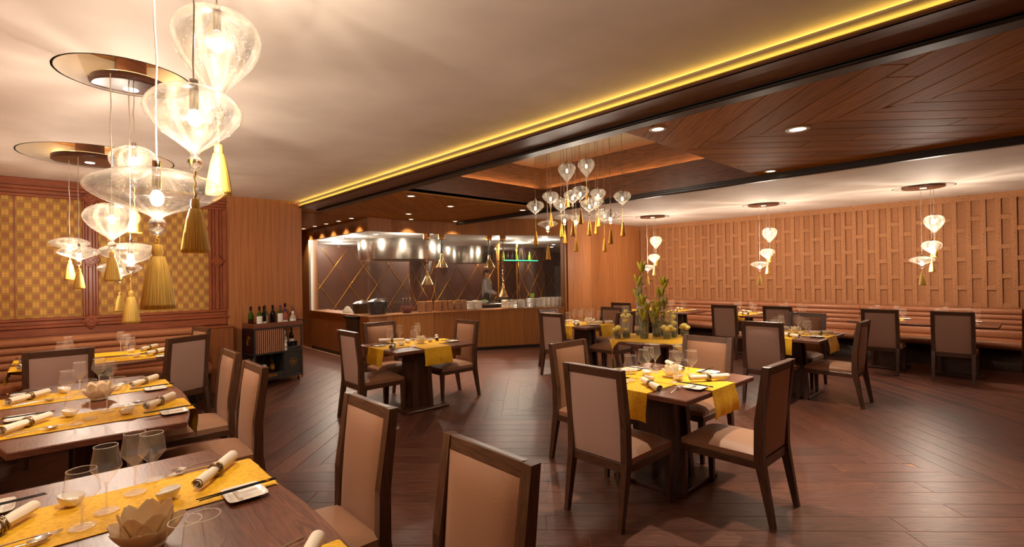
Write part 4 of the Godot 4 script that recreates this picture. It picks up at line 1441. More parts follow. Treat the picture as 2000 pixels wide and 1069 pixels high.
# ---------------------------------------------------------------- kitchen
func build_kitchen() -> void:
	var K := [Vector2(4.23, 11.25), Vector2(4.23, 8.44), Vector2(4.75, 8.48), Vector2(5.61, 8.38), Vector2(6.55, 8.09), Vector2(7.44, 7.65), Vector2(8.28, 7.17)]
	var m := MB.new()
	slab(m, 4.25, 4.40, 0, 3.0, 11.25, 12.8)
	struct("wall_kitchen", m, M.counter)
	var front := thing("kitchen_counter", "curved timber kitchen counter front with vertical veneer panels", "counter", P(4.23, 0, 8.44))
	var head := thing("kitchen_fascia", "timber fascia above the kitchen window", "fascia", P(4.23, 2.43, 8.44))
	var base := P(4.23, 0, 8.44)
	var seg := func(mm: MB, a: Vector2, b: Vector2, y0: float, y1: float, off: float, th: float, bev := 0.003, gap := 0.003) -> void:
		var d := (b - a).normalized()
		var nn := Vector2(d.y, -d.x)   # away from the kitchen
		if (a.x == b.x): nn = Vector2(-1, 0)
		var c := (a + b) / 2.0 + nn * (off - th / 2.0)
		mm.cbox(P(c.x, (y0 + y1) / 2, c.y) , Vector3((b - a).length() - gap, y1 - y0, th), bev, Basis(Vector3.UP, atan2(d.y, d.x)))
	for k in 6:
		var a: Vector2 = K[k]
		var b: Vector2 = K[k + 1]
		var nsub := 3 if k == 0 else 1
		for j in nsub:
			var p := a.lerp(b, float(j) / nsub)
			var q := a.lerp(b, float(j + 1) / nsub)
			m = MB.new()
			m.uo = Vector2(k * 1.7 + j * 0.6, k * 0.9)
			m.gv = Vector3.UP
			seg.call(m, p, q, 0.07, 0.83, 0.0, 0.04)
			part(front, "veneer_panel", m, M.counter if (k + j) % 2 == 0 else M.counter_b, Transform3D(Basis(), -front.position))
			m = MB.new()
			m.uo = Vector2(k * 2.7 + j * 0.6, k * 0.4)
			m.gv = Vector3.UP
			seg.call(m, p, q, 2.43, CREAM_Y if k > 2 else WOOD_Y, 0.0, 0.05)
			part(head, "veneer_panel", m, M.counter if (k + j) % 2 == 1 else M.counter_b, Transform3D(Basis(), -head.position))
		m = MB.new()
		seg.call(m, a, b, 0.0, 0.07, -0.03, 0.04, 0.002, -0.02)
		part(front, "plinth", m, M.dark_trim, Transform3D(Basis(), -front.position))
		m = MB.new()
		seg.call(m, a, b, 0.83, 0.856, 0.012, 0.40, 0.003, -0.01)
		part(front, "counter_edge", m, M.counter, Transform3D(Basis(), -front.position))
	# panes: one at the side, two on the curved front meeting at a butt joint
	for e in [[[0, 1], "side pane of the kitchen window facing the corridor"], [[1, 2, 3], "left front pane of the kitchen window"], [[3, 4, 5, 6], "right front pane of the kitchen window"]]:
		var t := thing("kitchen_window", e[1], "window pane", base + Vector3(0, 0.856, 0))
		for j in e[0].size() - 1:
			m = MB.new()
			seg.call(m, K[e[0][j]], K[e[0][j + 1]], 0.856, 2.432, -0.02, 0.01, 0.001, 0.001)
			part(t, "pane", m, M.window, Transform3D(Basis(), -t.position))
	m = MB.new()
	slab(m, 4.205, 4.26, 0.856, 2.43, 11.14, 11.25)
	var jm := part(self, "window_jamb", m, M.white_trim)
	tag(jm, "white upright at the left end of the kitchen window", "jamb")
	m = MB.new()
	slab(m, 8.24, 8.36, 0.0, 2.45, 7.17, 7.3)
	jm = part(self, "window_jamb", m, M.counter)
	tag(jm, "timber upright at the right end of the kitchen window", "jamb")
	# room behind
	m = MB.new()
	for k in range(1, 6):
		var a: Vector2 = K[k] + Vector2(0.05, 0.06)
		var b: Vector2 = K[k + 1] + Vector2(0.05, 0.06)
		m.prism(PackedVector2Array([Vector2(a.x, -a.y), Vector2(b.x, -b.y), Vector2(b.x, -13.8), Vector2(a.x, -13.8)]), 2.50, 2.55)
	slab(m, 8.33, 16.6, 2.50, 2.55, 7.40, 13.8)
	struct("ceiling", m, M.k_ceiling)
	m = MB.new()
	slab(m, 4.40, 16.8, 0, 2.6, 13.55, 13.8)
	var kb := struct("wall_kitchen_rear", m, M.k_dark)
	m = MB.new()
	slab(m, 4.40, 4.43, 0.85, 2.5, 11.3, 13.55)
	var kl := struct("wall_kitchen_side", m, M.k_red)
	m = MB.new()
	slab(m, 16.6, 16.8, 0, 2.6, 7.2, 13.8)
	struct("wall_kitchen_far", m, M.k_dark)
	m = MB.new()
	slab(m, 11.2, 16.8, 0, 2.6, 7.2, 7.4)
	struct("wall_kitchen_near", m, M.k_dark)
	var lattice := func(parent: Node, a: Vector2, b: Vector2, y0: float, y1: float, step: float, nn: Vector2) -> void:
		# crossing gold lines set in the wall
		var L := (b - a).length()
		var d := (b - a) / L
		var hgt := y1 - y0
		var run := hgt * 0.75
		var s := -run
		while s < L:
			for sg in [0, 1]:
				var s0 := s
				var s1 := s + run
				var ya := y0 if sg == 0 else y1
				var yb := y1 if sg == 0 else y0
				var f0 := clampf((0.0 - s0) / run, 0, 1)
				var f1 := clampf((L - s0) / run, 0, 1)
				if f1 - f0 < 0.08: continue
				var p := a + d * (s0 + run * f0) + nn * 0.008
				var q := a + d * (s0 + run * f1) + nn * 0.008
				var mm := MB.new()
				mm.tube([P(p.x, lerpf(ya, yb, f0), p.y), P(q.x, lerpf(ya, yb, f1), q.y)], 0.011, 4)
				part(parent, "gold_line", mm, M.gold)
			s += step
	lattice.call(kb, Vector2(4.45, 13.55), Vector2(16.5, 13.55), 0.3, 2.4, 0.85, Vector2(0, -1))
	lattice.call(kl, Vector2(4.43, 13.4), Vector2(4.43, 11.4), 0.9, 2.4, 0.85, Vector2(1, 0))
	# hoods
	for e in [[6.57, 11.25, 1.08, 2.0, "large round steel cooking hood in the kitchen"], [9.75, 12.55, 0.85, 1.98, "second steel cooking hood behind the large one"]]:
		var t := thing("cooking_hood", e[4], "hood", P(e[0], e[3], e[1]))
		m = MB.new()
		var hh: float = 2.5 - e[3]
		m.lathe([Vector2(e[2] - 0.03, 0.0), Vector2(e[2], 0.0), Vector2(e[2], hh), Vector2(e[2] - 0.03, hh)], 64)
		part(t, "drum", m, M.steel)
		m = MB.new()
		m.lathe([Vector2(e[2] - 0.30, 0.02), Vector2(e[2] - 0.02, 0.0), Vector2(e[2] - 0.02, 0.03), Vector2(e[2] - 0.30, 0.05)], 48)
		part(t, "lip", m, M.white_trim)
		m = MB.new()
		m.lathe([Vector2(0, 0.2), Vector2(e[2] - 0.04, 0.2), Vector2(e[2] - 0.04, 0.22), Vector2(0, 0.22)], 32)
		part(t, "filter", m, M.stove)
	# columns
	for e in [[12.05, 12.0, 0.44, "dark mosaic column with gold lines at right in the kitchen", 0], [7.6, 11.9, 0.36, "reddish mosaic column below the large hood", 1]]:
		var t := thing("mosaic_column", e[3], "column", P(e[0], 0, e[1]))
		m = MB.new()
		var ct: float = 2.5 if e[4] == 0 else 2.1
		m.lathe([Vector2(0, 0), Vector2(e[2], 0.0), Vector2(e[2], ct), Vector2(0, ct)], 40)
		part(t, "shaft", m, M.k_dark if e[4] == 0 else M.k_red)
		for k in 6:
			for sg in [-1.0, 1.0]:
				m = MB.new()
				var pts := []
				for i in 17:
					var a: float = TAU * k / 6.0 + sg * i / 16.0 * 2.2
					pts.append(Vector3(cos(a) * (e[2] + 0.004), 0.5 + (ct - 0.6) * i / 16.0, sin(a) * (e[2] + 0.004)))
				m.tube(pts, 0.010, 4)
				part(t, "gold_line", m, M.gold)
	# brass rods on the bar
	for e in [[9.3, 10.6, 0.055, "thick brass pole behind the kitchen window"], [9.75, 10.3, 0.03, "thin brass pole behind the kitchen window"]]:
		var t := thing("brass_pole", e[3], "pole", P(e[0], 0, e[1]))
		m = MB.new()
		m.lathe([Vector2(0, 0), Vector2(e[2], 0), Vector2(e[2], 2.5), Vector2(0, 2.5)], 20)
		part(t, "tube", m, M.brass)
	m = MB.new()
	m.span(P(8.7, 1.98, 10.0), P(10.6, 2.0, 10.02))
	var t2 := thing("neon_shelf_light", "green lit shelf edge behind the heat lamps", "lit shelf", P(9.65, 1.99, 10.0))
	m = MB.new()
	m.cbox(Vector3.ZERO, Vector3(1.3, 0.022, 0.02), 0.003)
	part(t2, "glowing_edge", m, M.green_glow)
	m = MB.new()
	m.cbox(Vector3(0, -0.02, -0.15), Vector3(1.3, 0.015, 0.3), 0.003)
	part(t2, "shelf", m, M.stove)
	for k in 7:
		m = MB.new()
		m.lathe([Vector2(0, 0), Vector2(0.035, 0), Vector2(0.035, 0.16), Vector2(0.013, 0.21), Vector2(0.013, 0.27), Vector2(0, 0.27)], 12)
		var bo := part(self, "bottle", m, M.lime if k % 3 == 0 else M.stove)
		bo.position = P(9.1 + k * 0.17, 1.978, 10.15)
		tag(bo, ("dark" if k % 3 else "lime") + " bottle on the lit shelf, %s from the left" % ["first", "second", "third", "fourth", "fifth", "sixth", "seventh"][k], "bottle", "bottles on the kitchen shelf")
	# cabinets at the far right
	var fr := thing("steel_fridge", "grey steel cabinet at the far right behind the kitchen window", "fridge", P(13.6, 0, 11.5))
	m = MB.new()
	m.cbox(Vector3(0, 0.95, 0), Vector3(1.1, 1.9, 0.7), 0.01)
	part(fr, "body", m, M.fridge)
	m = MB.new()
	m.cbox(Vector3(0.3, 1.2, 0.352), Vector3(0.42, 1.1, 0.012), 0.004)
	part(fr, "door", m, M.stove)
	# pass-through worktop
	var wt := thing("worktop", "dark stone worktop behind the kitchen window", "worktop", P(6.2, 0, 9.0))
	m = MB.new()
	for k in range(1, 6): seg.call(m, K[k], K[k + 1], 0.78, 0.829, -0.36, 0.5, 0.003, -0.08)
	part(wt, "slab", m, M.stove, Transform3D(Basis(), -wt.position))
	m = MB.new()
	for k in range(1, 6): seg.call(m, K[k], K[k + 1], 0.0, 0.78, -0.38, 0.4, 0.003, -0.05)
	part(wt, "cupboards", m, M.k_floor, Transform3D(Basis(), -wt.position))
	m = MB.new()
	slab(m, 4.25, 5.0, 0.78, 0.829, 9.0, 11.2)
	part(wt, "side_slab", m, M.stove, Transform3D(Basis(), -wt.position))
	var cook := thing("cooking_range", "black cooking range with steel top behind the steamers", "stove", P(7.6, 0, 9.6))
	m = MB.new()
	m.cbox(Vector3(0, 0.43, 0), Vector3(2.6, 0.86, 0.8), 0.01)
	part(cook, "body", m, M.stove)
	m = MB.new()
	m.cbox(Vector3(0, 0.875, 0), Vector3(2.6, 0.03, 0.82), 0.006)
	part(cook, "steel_top", m, M.steel)
	for k in 4:
		m = MB.new()
		m.lathe([Vector2(0, 0.89), Vector2(0.14, 0.89), Vector2(0.17, 0.96), Vector2(0.16, 0.965), Vector2(0.13, 0.91), Vector2(0, 0.905)], 20, Vector3(-0.95 + k * 0.62, 0, 0.1))
		part(cook, "burner_pan", m, M.pot)
	# heat lamps
	for e in [[5.62, 8.62, 1.40, true, "first heat lamp from the left, on a coiled cord"], [5.90, 8.50, 1.75, false, "second heat lamp from the left, on a black rod"], [6.95, 8.22, 1.74, false, "third heat lamp from the left, on a black rod"], [7.22, 8.07, 1.10, true, "fourth heat lamp from the left, hanging lowest on a coiled cord"]]:
		var t := thing("heat_lamp", e[4], "heat lamp", P(e[0], e[2], e[1]), 0.0, "brass heat lamps over the pass")
		m = MB.new()
		var top: float = 2.5 - e[2]
		m.lathe([Vector2(0, top - 0.17), Vector2(0.065, top - 0.17), Vector2(0.068, top - 0.16), Vector2(0.068, top), Vector2(0, top)], 20)
		part(t, "ceiling_cap", m, M.brass)
		m = MB.new()
		if e[3]:
			var pts := []
			var turns := int((top - 0.45) / 0.035)
			for i in turns * 8 + 1:
				var a := TAU * i / 8.0
				pts.append(Vector3(cos(a) * 0.02, 0.28 + (top - 0.45) * i / (turns * 8.0), sin(a) * 0.02))
			m.tube(pts, 0.006, 4)
			part(t, "coiled_cord", m, M.brass)
		else:
			m.tube([Vector3(0, 0.28, 0), Vector3(0, top - 0.16, 0)], 0.018, 10)
			part(t, "rod", m, M.black)
		m = MB.new()
		m.lathe([Vector2(0.112, 0.0), Vector2(0.12, 0.0), Vector2(0.122, 0.012), Vector2(0.045, 0.17), Vector2(0.03, 0.19), Vector2(0.03, 0.26), Vector2(0.02, 0.29), Vector2(0, 0.29)], 28)
		part(t, "shade", m, M.brass_pale)
		m = MB.new()
		m.lathe([Vector2(0, 0.03), Vector2(0.04, 0.05), Vector2(0.03, 0.1), Vector2(0, 0.11)], 14)
		part(t, "bulb", m, M.bulb_heat)
		spot(t, Vector3(0, 0.02, 0), Vector3.DOWN, 50.0, Color(1.0, 0.75, 0.45), 0.35, 0.04)
	# kitchen ceiling spots
	var kn := 0
	for e in [[5.02, 11.9], [4.95, 11.2], [4.91, 10.55], [5.1, 9.8], [5.5, 9.24], [6.03, 9.05], [9.74, 10.25], [9.6, 9.62], [9.54, 9.0], [12.1, 11.1], [8.2, 9.3], [11.2, 10.2], [5.6, 12.9], [8.4, 13.0], [11.0, 12.9]]:
		kn += 1
		var t := thing("kitchen_spot", "white ceiling spot in the kitchen, %s counted from the corridor" % ["first", "second", "third", "fourth", "fifth", "sixth", "seventh", "eighth", "ninth", "tenth", "eleventh", "twelfth", "thirteenth", "fourteenth", "fifteenth"][kn - 1], "downlight", P(e[0], 2.5, e[1]), 0.0, "kitchen ceiling spots")
		m = MB.new()
		m.lathe([Vector2(0, -0.004), Vector2(0.045, -0.004), Vector2(0.05, 0.0), Vector2(0, 0.0)], 18)
		part(t, "light_face", m, M.kitchen_spot)
		if kn % 2 == 1 or kn > 12: omni(t, Vector3(0, -0.06, 0), Color(1.0, 0.93, 0.84), 1.4, 0.04)
	# crockery along the counter: every piece is its own object
	var along := func(x: float) -> Vector2:
		# x runs 0..1 from the left corner to the right end of the curved front
		var tot := 0.0
		for k in range(1, 6): tot += K[k].distance_to(K[k + 1])
		var want := x * tot
		for k in range(1, 6):
			var d: float = K[k].distance_to(K[k + 1])
			if want <= d or k == 5:
				var dir: Vector2 = (K[k + 1] - K[k]) / d
				return K[k] + dir * want - Vector2(dir.y, -dir.x) * 0.17
			want -= d
		return K[6]
	var steamer := MB.new()
	steamer.lathe([Vector2(0, 0), Vector2(0.075, 0), Vector2(0.078, 0.004), Vector2(0.078, 0.05), Vector2(0.072, 0.054), Vector2(0, 0.05)], 20)
	var steamer_m := steamer.mesh()
	var bowl := MB.new()
	bowl.lathe([Vector2(0, 0), Vector2(0.028, 0.0), Vector2(0.03, 0.008), Vector2(0.056, 0.03), Vector2(0.066, 0.055), Vector2(0.062, 0.056), Vector2(0.05, 0.03), Vector2(0, 0.014)], 20)
	var bowl_m := bowl.mesh()
	var dish := MB.new()
	var rows := []
	for e in [[0.5, 0.0], [0.9, 0.004], [1.0, 0.018], [0.95, 0.019], [0.85, 0.009], [0.0, 0.008]]:
		var row := PackedVector3Array()
		for i in 25:
			var a := TAU * i / 24
			var d := Vector2(cos(a), sin(a))
			var k := pow(pow(absf(d.x), 6.0) + pow(absf(d.y), 6.0), -1.0 / 6.0)
			row.append(Vector3(d.x * k * 0.085 * e[0], e[1], d.y * k * 0.085 * e[0]))
		rows.append(row)
	dish.grid(rows, true)
	var dish_m := dish.mesh()
	var stacks := []
	var od := ["first", "second", "third", "fourth", "fifth", "sixth", "seventh", "eighth", "ninth", "tenth"]
	for k in 7: stacks.append([0.275 + k * 0.0385 - (0.006 * maxf(0, k - 2)), steamer_m, M.bamboo, "steamer", 4, 0.052, "bamboo steamer, %%s up in the %s steamer stack from the left" % od[k], "steamer", "bamboo steamers", 1.0 if k < 3 else 0.8])
	for k in 2: stacks.append([0.515 + k * 0.035, dish_m, M.china, "serving_plate", 9, 0.02, "white plate, %%s up in the %s stack beside the bamboo steamers" % ["left", "right"][k], "plate", "white plates by the steamers", 0.85])
	for k in 3: stacks.append([0.69 + k * 0.042, dish_m, M.china, "square_plate", 9, 0.02, "square white plate, %%s up in the %s stack under the lowest heat lamp" % ["left", "middle", "right"][k], "plate", "square plates under the heat lamp", 0.95])
	for k in 2: stacks.append([0.823 + k * 0.035, dish_m, M.china, "serving_plate", 10, 0.02, "large white plate, %%s up in the %s wide stack on the kitchen counter" % ["left", "right"][k], "plate", "large plates on the counter", 1.1])
	for k in 5: stacks.append([0.885 + k * 0.0255, bowl_m, M.china, "rice_bowl", 7, 0.027, "white bowl, %%s up in the %s bowl stack at the counter's right end" % od[k], "bowl", "stacked bowls on the counter", 0.95])
	for s in stacks:
		var p: Vector2 = along.call(s[0])
		for k in s[4]:
			var o := part(self, s[3], s[1], s[2])
			o.position = P(p.x, 0.857 + k * s[5], p.y)
			o.rotation.y = rng.randf() * 0.3 + (0.35 if s[3] == "square_plate" else 0.0)
			o.scale = Vector3(s[9], 1, s[9])
			tag(o, s[6] % od[k], s[7], s[8])
	# pots at the left
	for e in [[4.55, 9.35, 0.20, 0.22, "large dark pot, left of two by the kitchen corner"], [4.62, 8.85, 0.19, 0.27, "tall dark pot, right of two by the kitchen corner"]]:
		var t := thing("cooking_pot", e[4], "pot", P(e[0], 0.83, e[1]), 0.0, "dark pots by the kitchen corner")
		m = MB.new()
		m.lathe([Vector2(0, 0), Vector2(e[2] * 0.75, 0.0), Vector2(e[2], e[3] * 0.5), Vector2(e[2] * 0.96, e[3]), Vector2(e[2] * 0.9, e[3]), Vector2(e[2] * 0.85, e[3] * 0.4), Vector2(0, 0.03)], 28)
		part(t, "body", m, M.pot)
		m = MB.new()
		m.lathe([Vector2(e[2] * 0.98, e[3]), Vector2(e[2] * 0.6, e[3] + 0.04), Vector2(0.02, e[3] + 0.06), Vector2(0.02, e[3] + 0.085), Vector2(0, e[3] + 0.085)], 28)
		part(t, "lid", m, M.pot)
	var nap := thing("folded_cloth", "crumpled white cloth beside the dark pots", "cloth", P(4.42, 0.83, 9.75))
	m = MB.new()
	m.lathe(smooth([Vector2(0, 0), Vector2(0.09, 0.0), Vector2(0.10, 0.04), Vector2(0.06, 0.11), Vector2(0.03, 0.15), Vector2(0, 0.16)], 3), 18, Vector3.ZERO, 0.08)
	part(nap, "cloth", m, M.napkin)
	var rp := thing("red_pot", "red clay pot with ladles left of the bamboo steamers", "pot", P(5.13, 0.857, 8.62))
	m = MB.new()
	m.lathe([Vector2(0, 0), Vector2(0.08, 0.0), Vector2(0.13, 0.07), Vector2(0.11, 0.15), Vector2(0.10, 0.15), Vector2(0.1, 0.07), Vector2(0, 0.02)], 24)
	part(rp, "body", m, M.pot_red)
	for k in 3:
		m = MB.new()
		m.tube([Vector3(-0.03 + k * 0.03, 0.05, 0), Vector3(-0.08 + k * 0.07, 0.27, 0.02 * k)], [0.006, 0.008], 6)
		m.lathe([Vector2(0, -0.02), Vector2(0.025, 0.0), Vector2(0.02, 0.015), Vector2(0, 0.0)], 12, Vector3(-0.08 + k * 0.07, 0.28, 0.02 * k))
		part(rp, "ladle", m, M.silver)
	var cup := thing("lime_cup", "lime green cup on top of the white bowls", "cup", P(7.72, 1.075, 7.68))
	m = MB.new()
	m.lathe([Vector2(0, 0), Vector2(0.035, 0.0), Vector2(0.045, 0.09), Vector2(0.041, 0.09), Vector2(0.032, 0.01), Vector2(0, 0.008)], 18)
	part(cup, "body", m, M.lime)
	# bowls of food on the range
	for k in 4:
		var t := thing("food_bowl", "dish of food on the cooking range, %s from the left" % od[k], "bowl", P(6.75 + k * 0.30, 0.89, 9.25), 0.0, "dishes on the range")
		part(t, "bowl", bowl_m, M.china, Transform3D(Basis().scaled(Vector3(1.7, 1.2, 1.7)), Vector3.ZERO))
		m = MB.new()
		m.lathe(smooth([Vector2(0.09, 0.05), Vector2(0.07, 0.085), Vector2(0.03, 0.10), Vector2(0, 0.105)], 3), 18, Vector3.ZERO, 0.1)
		part(t, "food", m, [M.petal, M.pot_red, M.napkin, M.leaf][k])

# ---------------------------------------------------------------- chef
func sdf_body(bones: Array, cell: float, grow := 0.0) -> MB:
	var lo := Vector3(1e9, 1e9, 1e9)
	var hi := -lo
	for b in bones:
		for e in [[b[0], b[2]], [b[1], b[3]]]:
			lo = lo.min(e[0] - Vector3.ONE * (e[1] + grow + cell * 2)); hi = hi.max(e[0] + Vector3.ONE * (e[1] + grow + cell * 2))
	var n := Vector3i(((hi - lo) / cell).ceil())
	var field := PackedFloat32Array()
	field.resize((n.x + 1) * (n.y + 1) * (n.z + 1))
	field.fill(1.0)
	var id := func(x: int, y: int, z: int) -> int: return (z * (n.y + 1) + y) * (n.x + 1) + x
	for b in bones:
		var r: float = maxf(b[2], b[3]) + grow + cell * 2.5
		var l: Vector3 = ((b[0].min(b[1]) - Vector3.ONE * r - lo) / cell).floor().max(Vector3.ZERO)
		var h: Vector3 = ((b[0].max(b[1]) + Vector3.ONE * r - lo) / cell).ceil().min(Vector3(n))
		var ab: Vector3 = b[1] - b[0]
		var ll := maxf(ab.length_squared(), 1e-9)
		for z in range(int(l.z), int(h.z) + 1):
			for y in range(int(l.y), int(h.y) + 1):
				for x in range(int(l.x), int(h.x) + 1):
					var p := lo + Vector3(x, y, z) * cell
					var f := clampf((p - b[0]).dot(ab) / ll, 0.0, 1.0)
					var d: float = p.distance_to(b[0] + ab * f) - lerpf(b[2], b[3], f) - grow
					var i: int = id.call(x, y, z)
					var o := field[i]
					var k := 0.03
					var hh := maxf(k - absf(o - d), 0.0) / k
					field[i] = minf(o, d) - hh * hh * k * 0.25
	var m := MB.new()
	var vid := {}
	for z in n.z:
		for y in n.y:
			for x in n.x:
				var acc := Vector3.ZERO
				var cnt := 0
				var c := []
				for q in 8: c.append(field[id.call(x + (q & 1), y + ((q >> 1) & 1), z + (q >> 2))])
				for e in [[0, 1], [2, 3], [4, 5], [6, 7], [0, 2], [1, 3], [4, 6], [5, 7], [0, 4], [1, 5], [2, 6], [3, 7]]:
					var a: float = c[e[0]]
					var b2: float = c[e[1]]
					if (a < 0.0) != (b2 < 0.0):
						var f := a / (a - b2)
						acc += Vector3(e[0] & 1, (e[0] >> 1) & 1, e[0] >> 2).lerp(Vector3(e[1] & 1, (e[1] >> 1) & 1, e[1] >> 2), f)
						cnt += 1
				if cnt:
					vid[Vector3i(x, y, z)] = m.v.size()
					m.v.append(lo + (Vector3(x, y, z) + acc / cnt) * cell)
					m.n.append(Vector3.ZERO)
					m.t.append(Vector2.ZERO)
	for key in vid:
		for ax in 3:
			var e := Vector3i.ZERO
			e[ax] = 1
			var s0: float = field[id.call(key.x, key.y, key.z)]
			if key.x + e.x > n.x or key.y + e.y > n.y or key.z + e.z > n.z: continue
			var s1: float = field[id.call(key.x + e.x, key.y + e.y, key.z + e.z)]
			if (s0 < 0.0) == (s1 < 0.0): continue
			var p1 := Vector3i.ZERO
			p1[(ax + 1) % 3] = 1
			var p2 := Vector3i.ZERO
			p2[(ax + 2) % 3] = 1
			var q := [key, key - p1, key - p1 - p2, key - p2]
			if not q.all(func(w): return vid.has(w)): continue
			var i4 := q.map(func(w): return vid[w])
			if s0 < 0.0: i4.reverse()
			var nn: Vector3 = (m.v[i4[2]] - m.v[i4[0]]).cross(m.v[i4[3]] - m.v[i4[1]])
			for w in i4: m.n[w] -= nn
			m.ix.append_array([i4[0], i4[1], i4[2], i4[0], i4[2], i4[3]])
	for k in m.n.size(): m.n[k] = m.n[k].normalized()
	return m

func build_chef() -> void:
	var t := thing("person", "person in grey jacket and pale scarf working behind the kitchen window", "person", P(10.2, 0, 12.2), deg_to_rad(-140))
	var V := func(x: float, y: float, z: float) -> Vector3: return Vector3(x, y, z)
	# faces -z
	var b := [[V.call(0, 0.98, 0), V.call(0, 1.20, 0), 0.14, 0.145], [V.call(0, 1.20, 0), V.call(0, 1.38, 0.01), 0.145, 0.12], [V.call(-0.15, 1.40, 0.01), V.call(0.15, 1.40, 0.01), 0.07, 0.07], [V.call(0, 1.42, 0.01), V.call(0, 1.52, 0), 0.055, 0.05],
		[V.call(0, 1.60, -0.01), V.call(0, 1.66, 0.01), 0.078, 0.088], [V.call(0, 1.555, -0.035), V.call(0, 1.60, -0.03), 0.045, 0.06], [V.call(0, 1.60, -0.10), V.call(0, 1.63, -0.085), 0.014, 0.010]]
	for s in [-1.0, 1.0]:
		b.append([V.call(s * 0.19, 1.39, 0.01), V.call(s * 0.25, 1.12, -0.02), 0.058, 0.046])
		b.append([V.call(s * 0.25, 1.12, -0.02), V.call(s * 0.14, 1.02, -0.24), 0.045, 0.032])
		b.append([V.call(s * 0.14, 1.02, -0.24), V.call(s * 0.11, 1.0, -0.32), 0.035, 0.03])
		for k in 4: b.append([V.call(s * (0.08 + k * 0.02), 1.0, -0.32), V.call(s * (0.075 + k * 0.02), 0.975, -0.39 + 0.01 * absf(k - 1.5)), 0.0095, 0.008])
		b.append([V.call(s * 0.08, 1.0, -0.27), V.call(s * 0.055, 0.985, -0.33), 0.011, 0.009])
		b.append([V.call(s * 0.09, 0.95, 0), V.call(s * 0.10, 0.52, -0.01), 0.09, 0.062])
		b.append([V.call(s * 0.10, 0.52, -0.01), V.call(s * 0.10, 0.09, 0.02), 0.06, 0.042])
		b.append([V.call(s * 0.10, 0.045, 0.03), V.call(s * 0.11, 0.035, -0.15), 0.045, 0.035])
		b.append([V.call(s * 0.086, 1.61, 0.01), V.call(s * 0.092, 1.64, 0.015), 0.016, 0.014])
	part(t, "body", sdf_body(b, 0.013), M.skin)
	var j := []
	for e in b.slice(0, 3): j.append(e)
	for e in b:
		if e[0].y > 1.0 and absf(e[0].x) > 0.18 and e[2] > 0.04: j.append(e)
	part(t, "jacket", sdf_body(j, 0.016, 0.016), M.jacket)
	var tr := []
	for e in b:
		if e[0].y < 0.96 and e[0].y > 0.2: tr.append(e)
	part(t, "trousers", sdf_body(tr, 0.02, 0.014), M.stove)
	part(t, "scarf", sdf_body([[V.call(-0.05, 1.47, -0.05), V.call(0.05, 1.47, -0.05), 0.03, 0.03], [V.call(0, 1.46, -0.08), V.call(0.02, 1.33, -0.15), 0.026, 0.02], [V.call(-0.05, 1.47, -0.04), V.call(-0.03, 1.48, 0.05), 0.028, 0.028], [V.call(0.05, 1.47, -0.04), V.call(0.03, 1.48, 0.05), 0.028, 0.028]], 0.012), M.scarf)
	part(t, "hair", sdf_body([[V.call(0, 1.69, 0.025), V.call(0, 1.66, 0.04), 0.082, 0.085], [V.call(-0.05, 1.71, -0.02), V.call(0.05, 1.71, -0.02), 0.05, 0.05]], 0.012), M.hair)
	for s in [-1.0, 1.0]:
		var m := MB.new()
		m.lathe([Vector2(0, -0.009), Vector2(0.008, -0.004), Vector2(0.009, 0), Vector2(0.008, 0.004), Vector2(0, 0.009)], 10, Vector3(s * 0.032, 1.645, -0.082))
		part(t, "eye", m, M.hair)
	var mo := MB.new()
	mo.cbox(Vector3(0, 1.572, -0.094), Vector3(0.045, 0.008, 0.012), 0.003)
	part(t, "mouth", mo, M.pot_red)

# ---------------------------------------------------------------- drinks cart
func emblem(m: MB, c: Vector3, r: float, bs: Basis) -> void:
	# ornamental gold crest: ring of curled leaves around a knot, in the plane spanned by bs.x and bs.y
	for k in 8:
		var a := TAU * k / 8
		var pts := []
		for i in 7:
			var f := i / 6.0
			var rr := r * (0.62 + 0.38 * sin(PI * f * 0.5))
			var b := a + f * 0.75
			pts.append(c + bs * Vector3(cos(b) * rr, sin(b) * rr, 0.002))
		m.tube(pts, [r * 0.02, r * 0.04, r * 0.05, r * 0.05, r * 0.04, r * 0.03, r * 0.015], 5)
	for e in [[0.42, 0.0], [0.26, 0.6]]:
		var pts := []
		for i in 19:
			var a := TAU * i / 18
			pts.append(c + bs * Vector3(cos(a) * r * e[0] * (1.0 + 0.25 * cos(3 * a + e[1])), sin(a) * r * e[0] * (1.0 + 0.25 * cos(3 * a + e[1])), 0.002))
		m.tube(pts, r * 0.035, 5, false)

func bottle(label: String, at: Vector3, h: float, r: float, gl: Material, cap: Material, lab: Material, lab_y: float, lab_h: float, turn := 0.0) -> void:
	var t := thing("bottle", label, "bottle", at, turn, "bottles on the drinks cart")
	var m := MB.new()
	m.lathe(smooth([Vector2(0, 0.004), Vector2(r * 0.94, 0.0), Vector2(r, 0.01), Vector2(r, h * 0.3), Vector2(r, h * 0.56), Vector2(r * 0.72, h * 0.68), Vector2(r * 0.36, h * 0.76), Vector2(r * 0.34, h * 0.98), Vector2(0, h * 0.98)], 3), 20)
	part(t, "glass_body", m, gl)
	m = MB.new()
	m.lathe([Vector2(r * 0.36, h * 0.83), Vector2(r * 0.40, h * 0.83), Vector2(r * 0.40, h), Vector2(r * 0.3, h + 0.003), Vector2(0, h + 0.003)], 14)
	part(t, "cap", m, cap)
	m = MB.new()
	m.lathe([Vector2(r + 0.0012, lab_y), Vector2(r + 0.0012, lab_y + lab_h)], 20)
	part(t, "paper_label", m, lab)

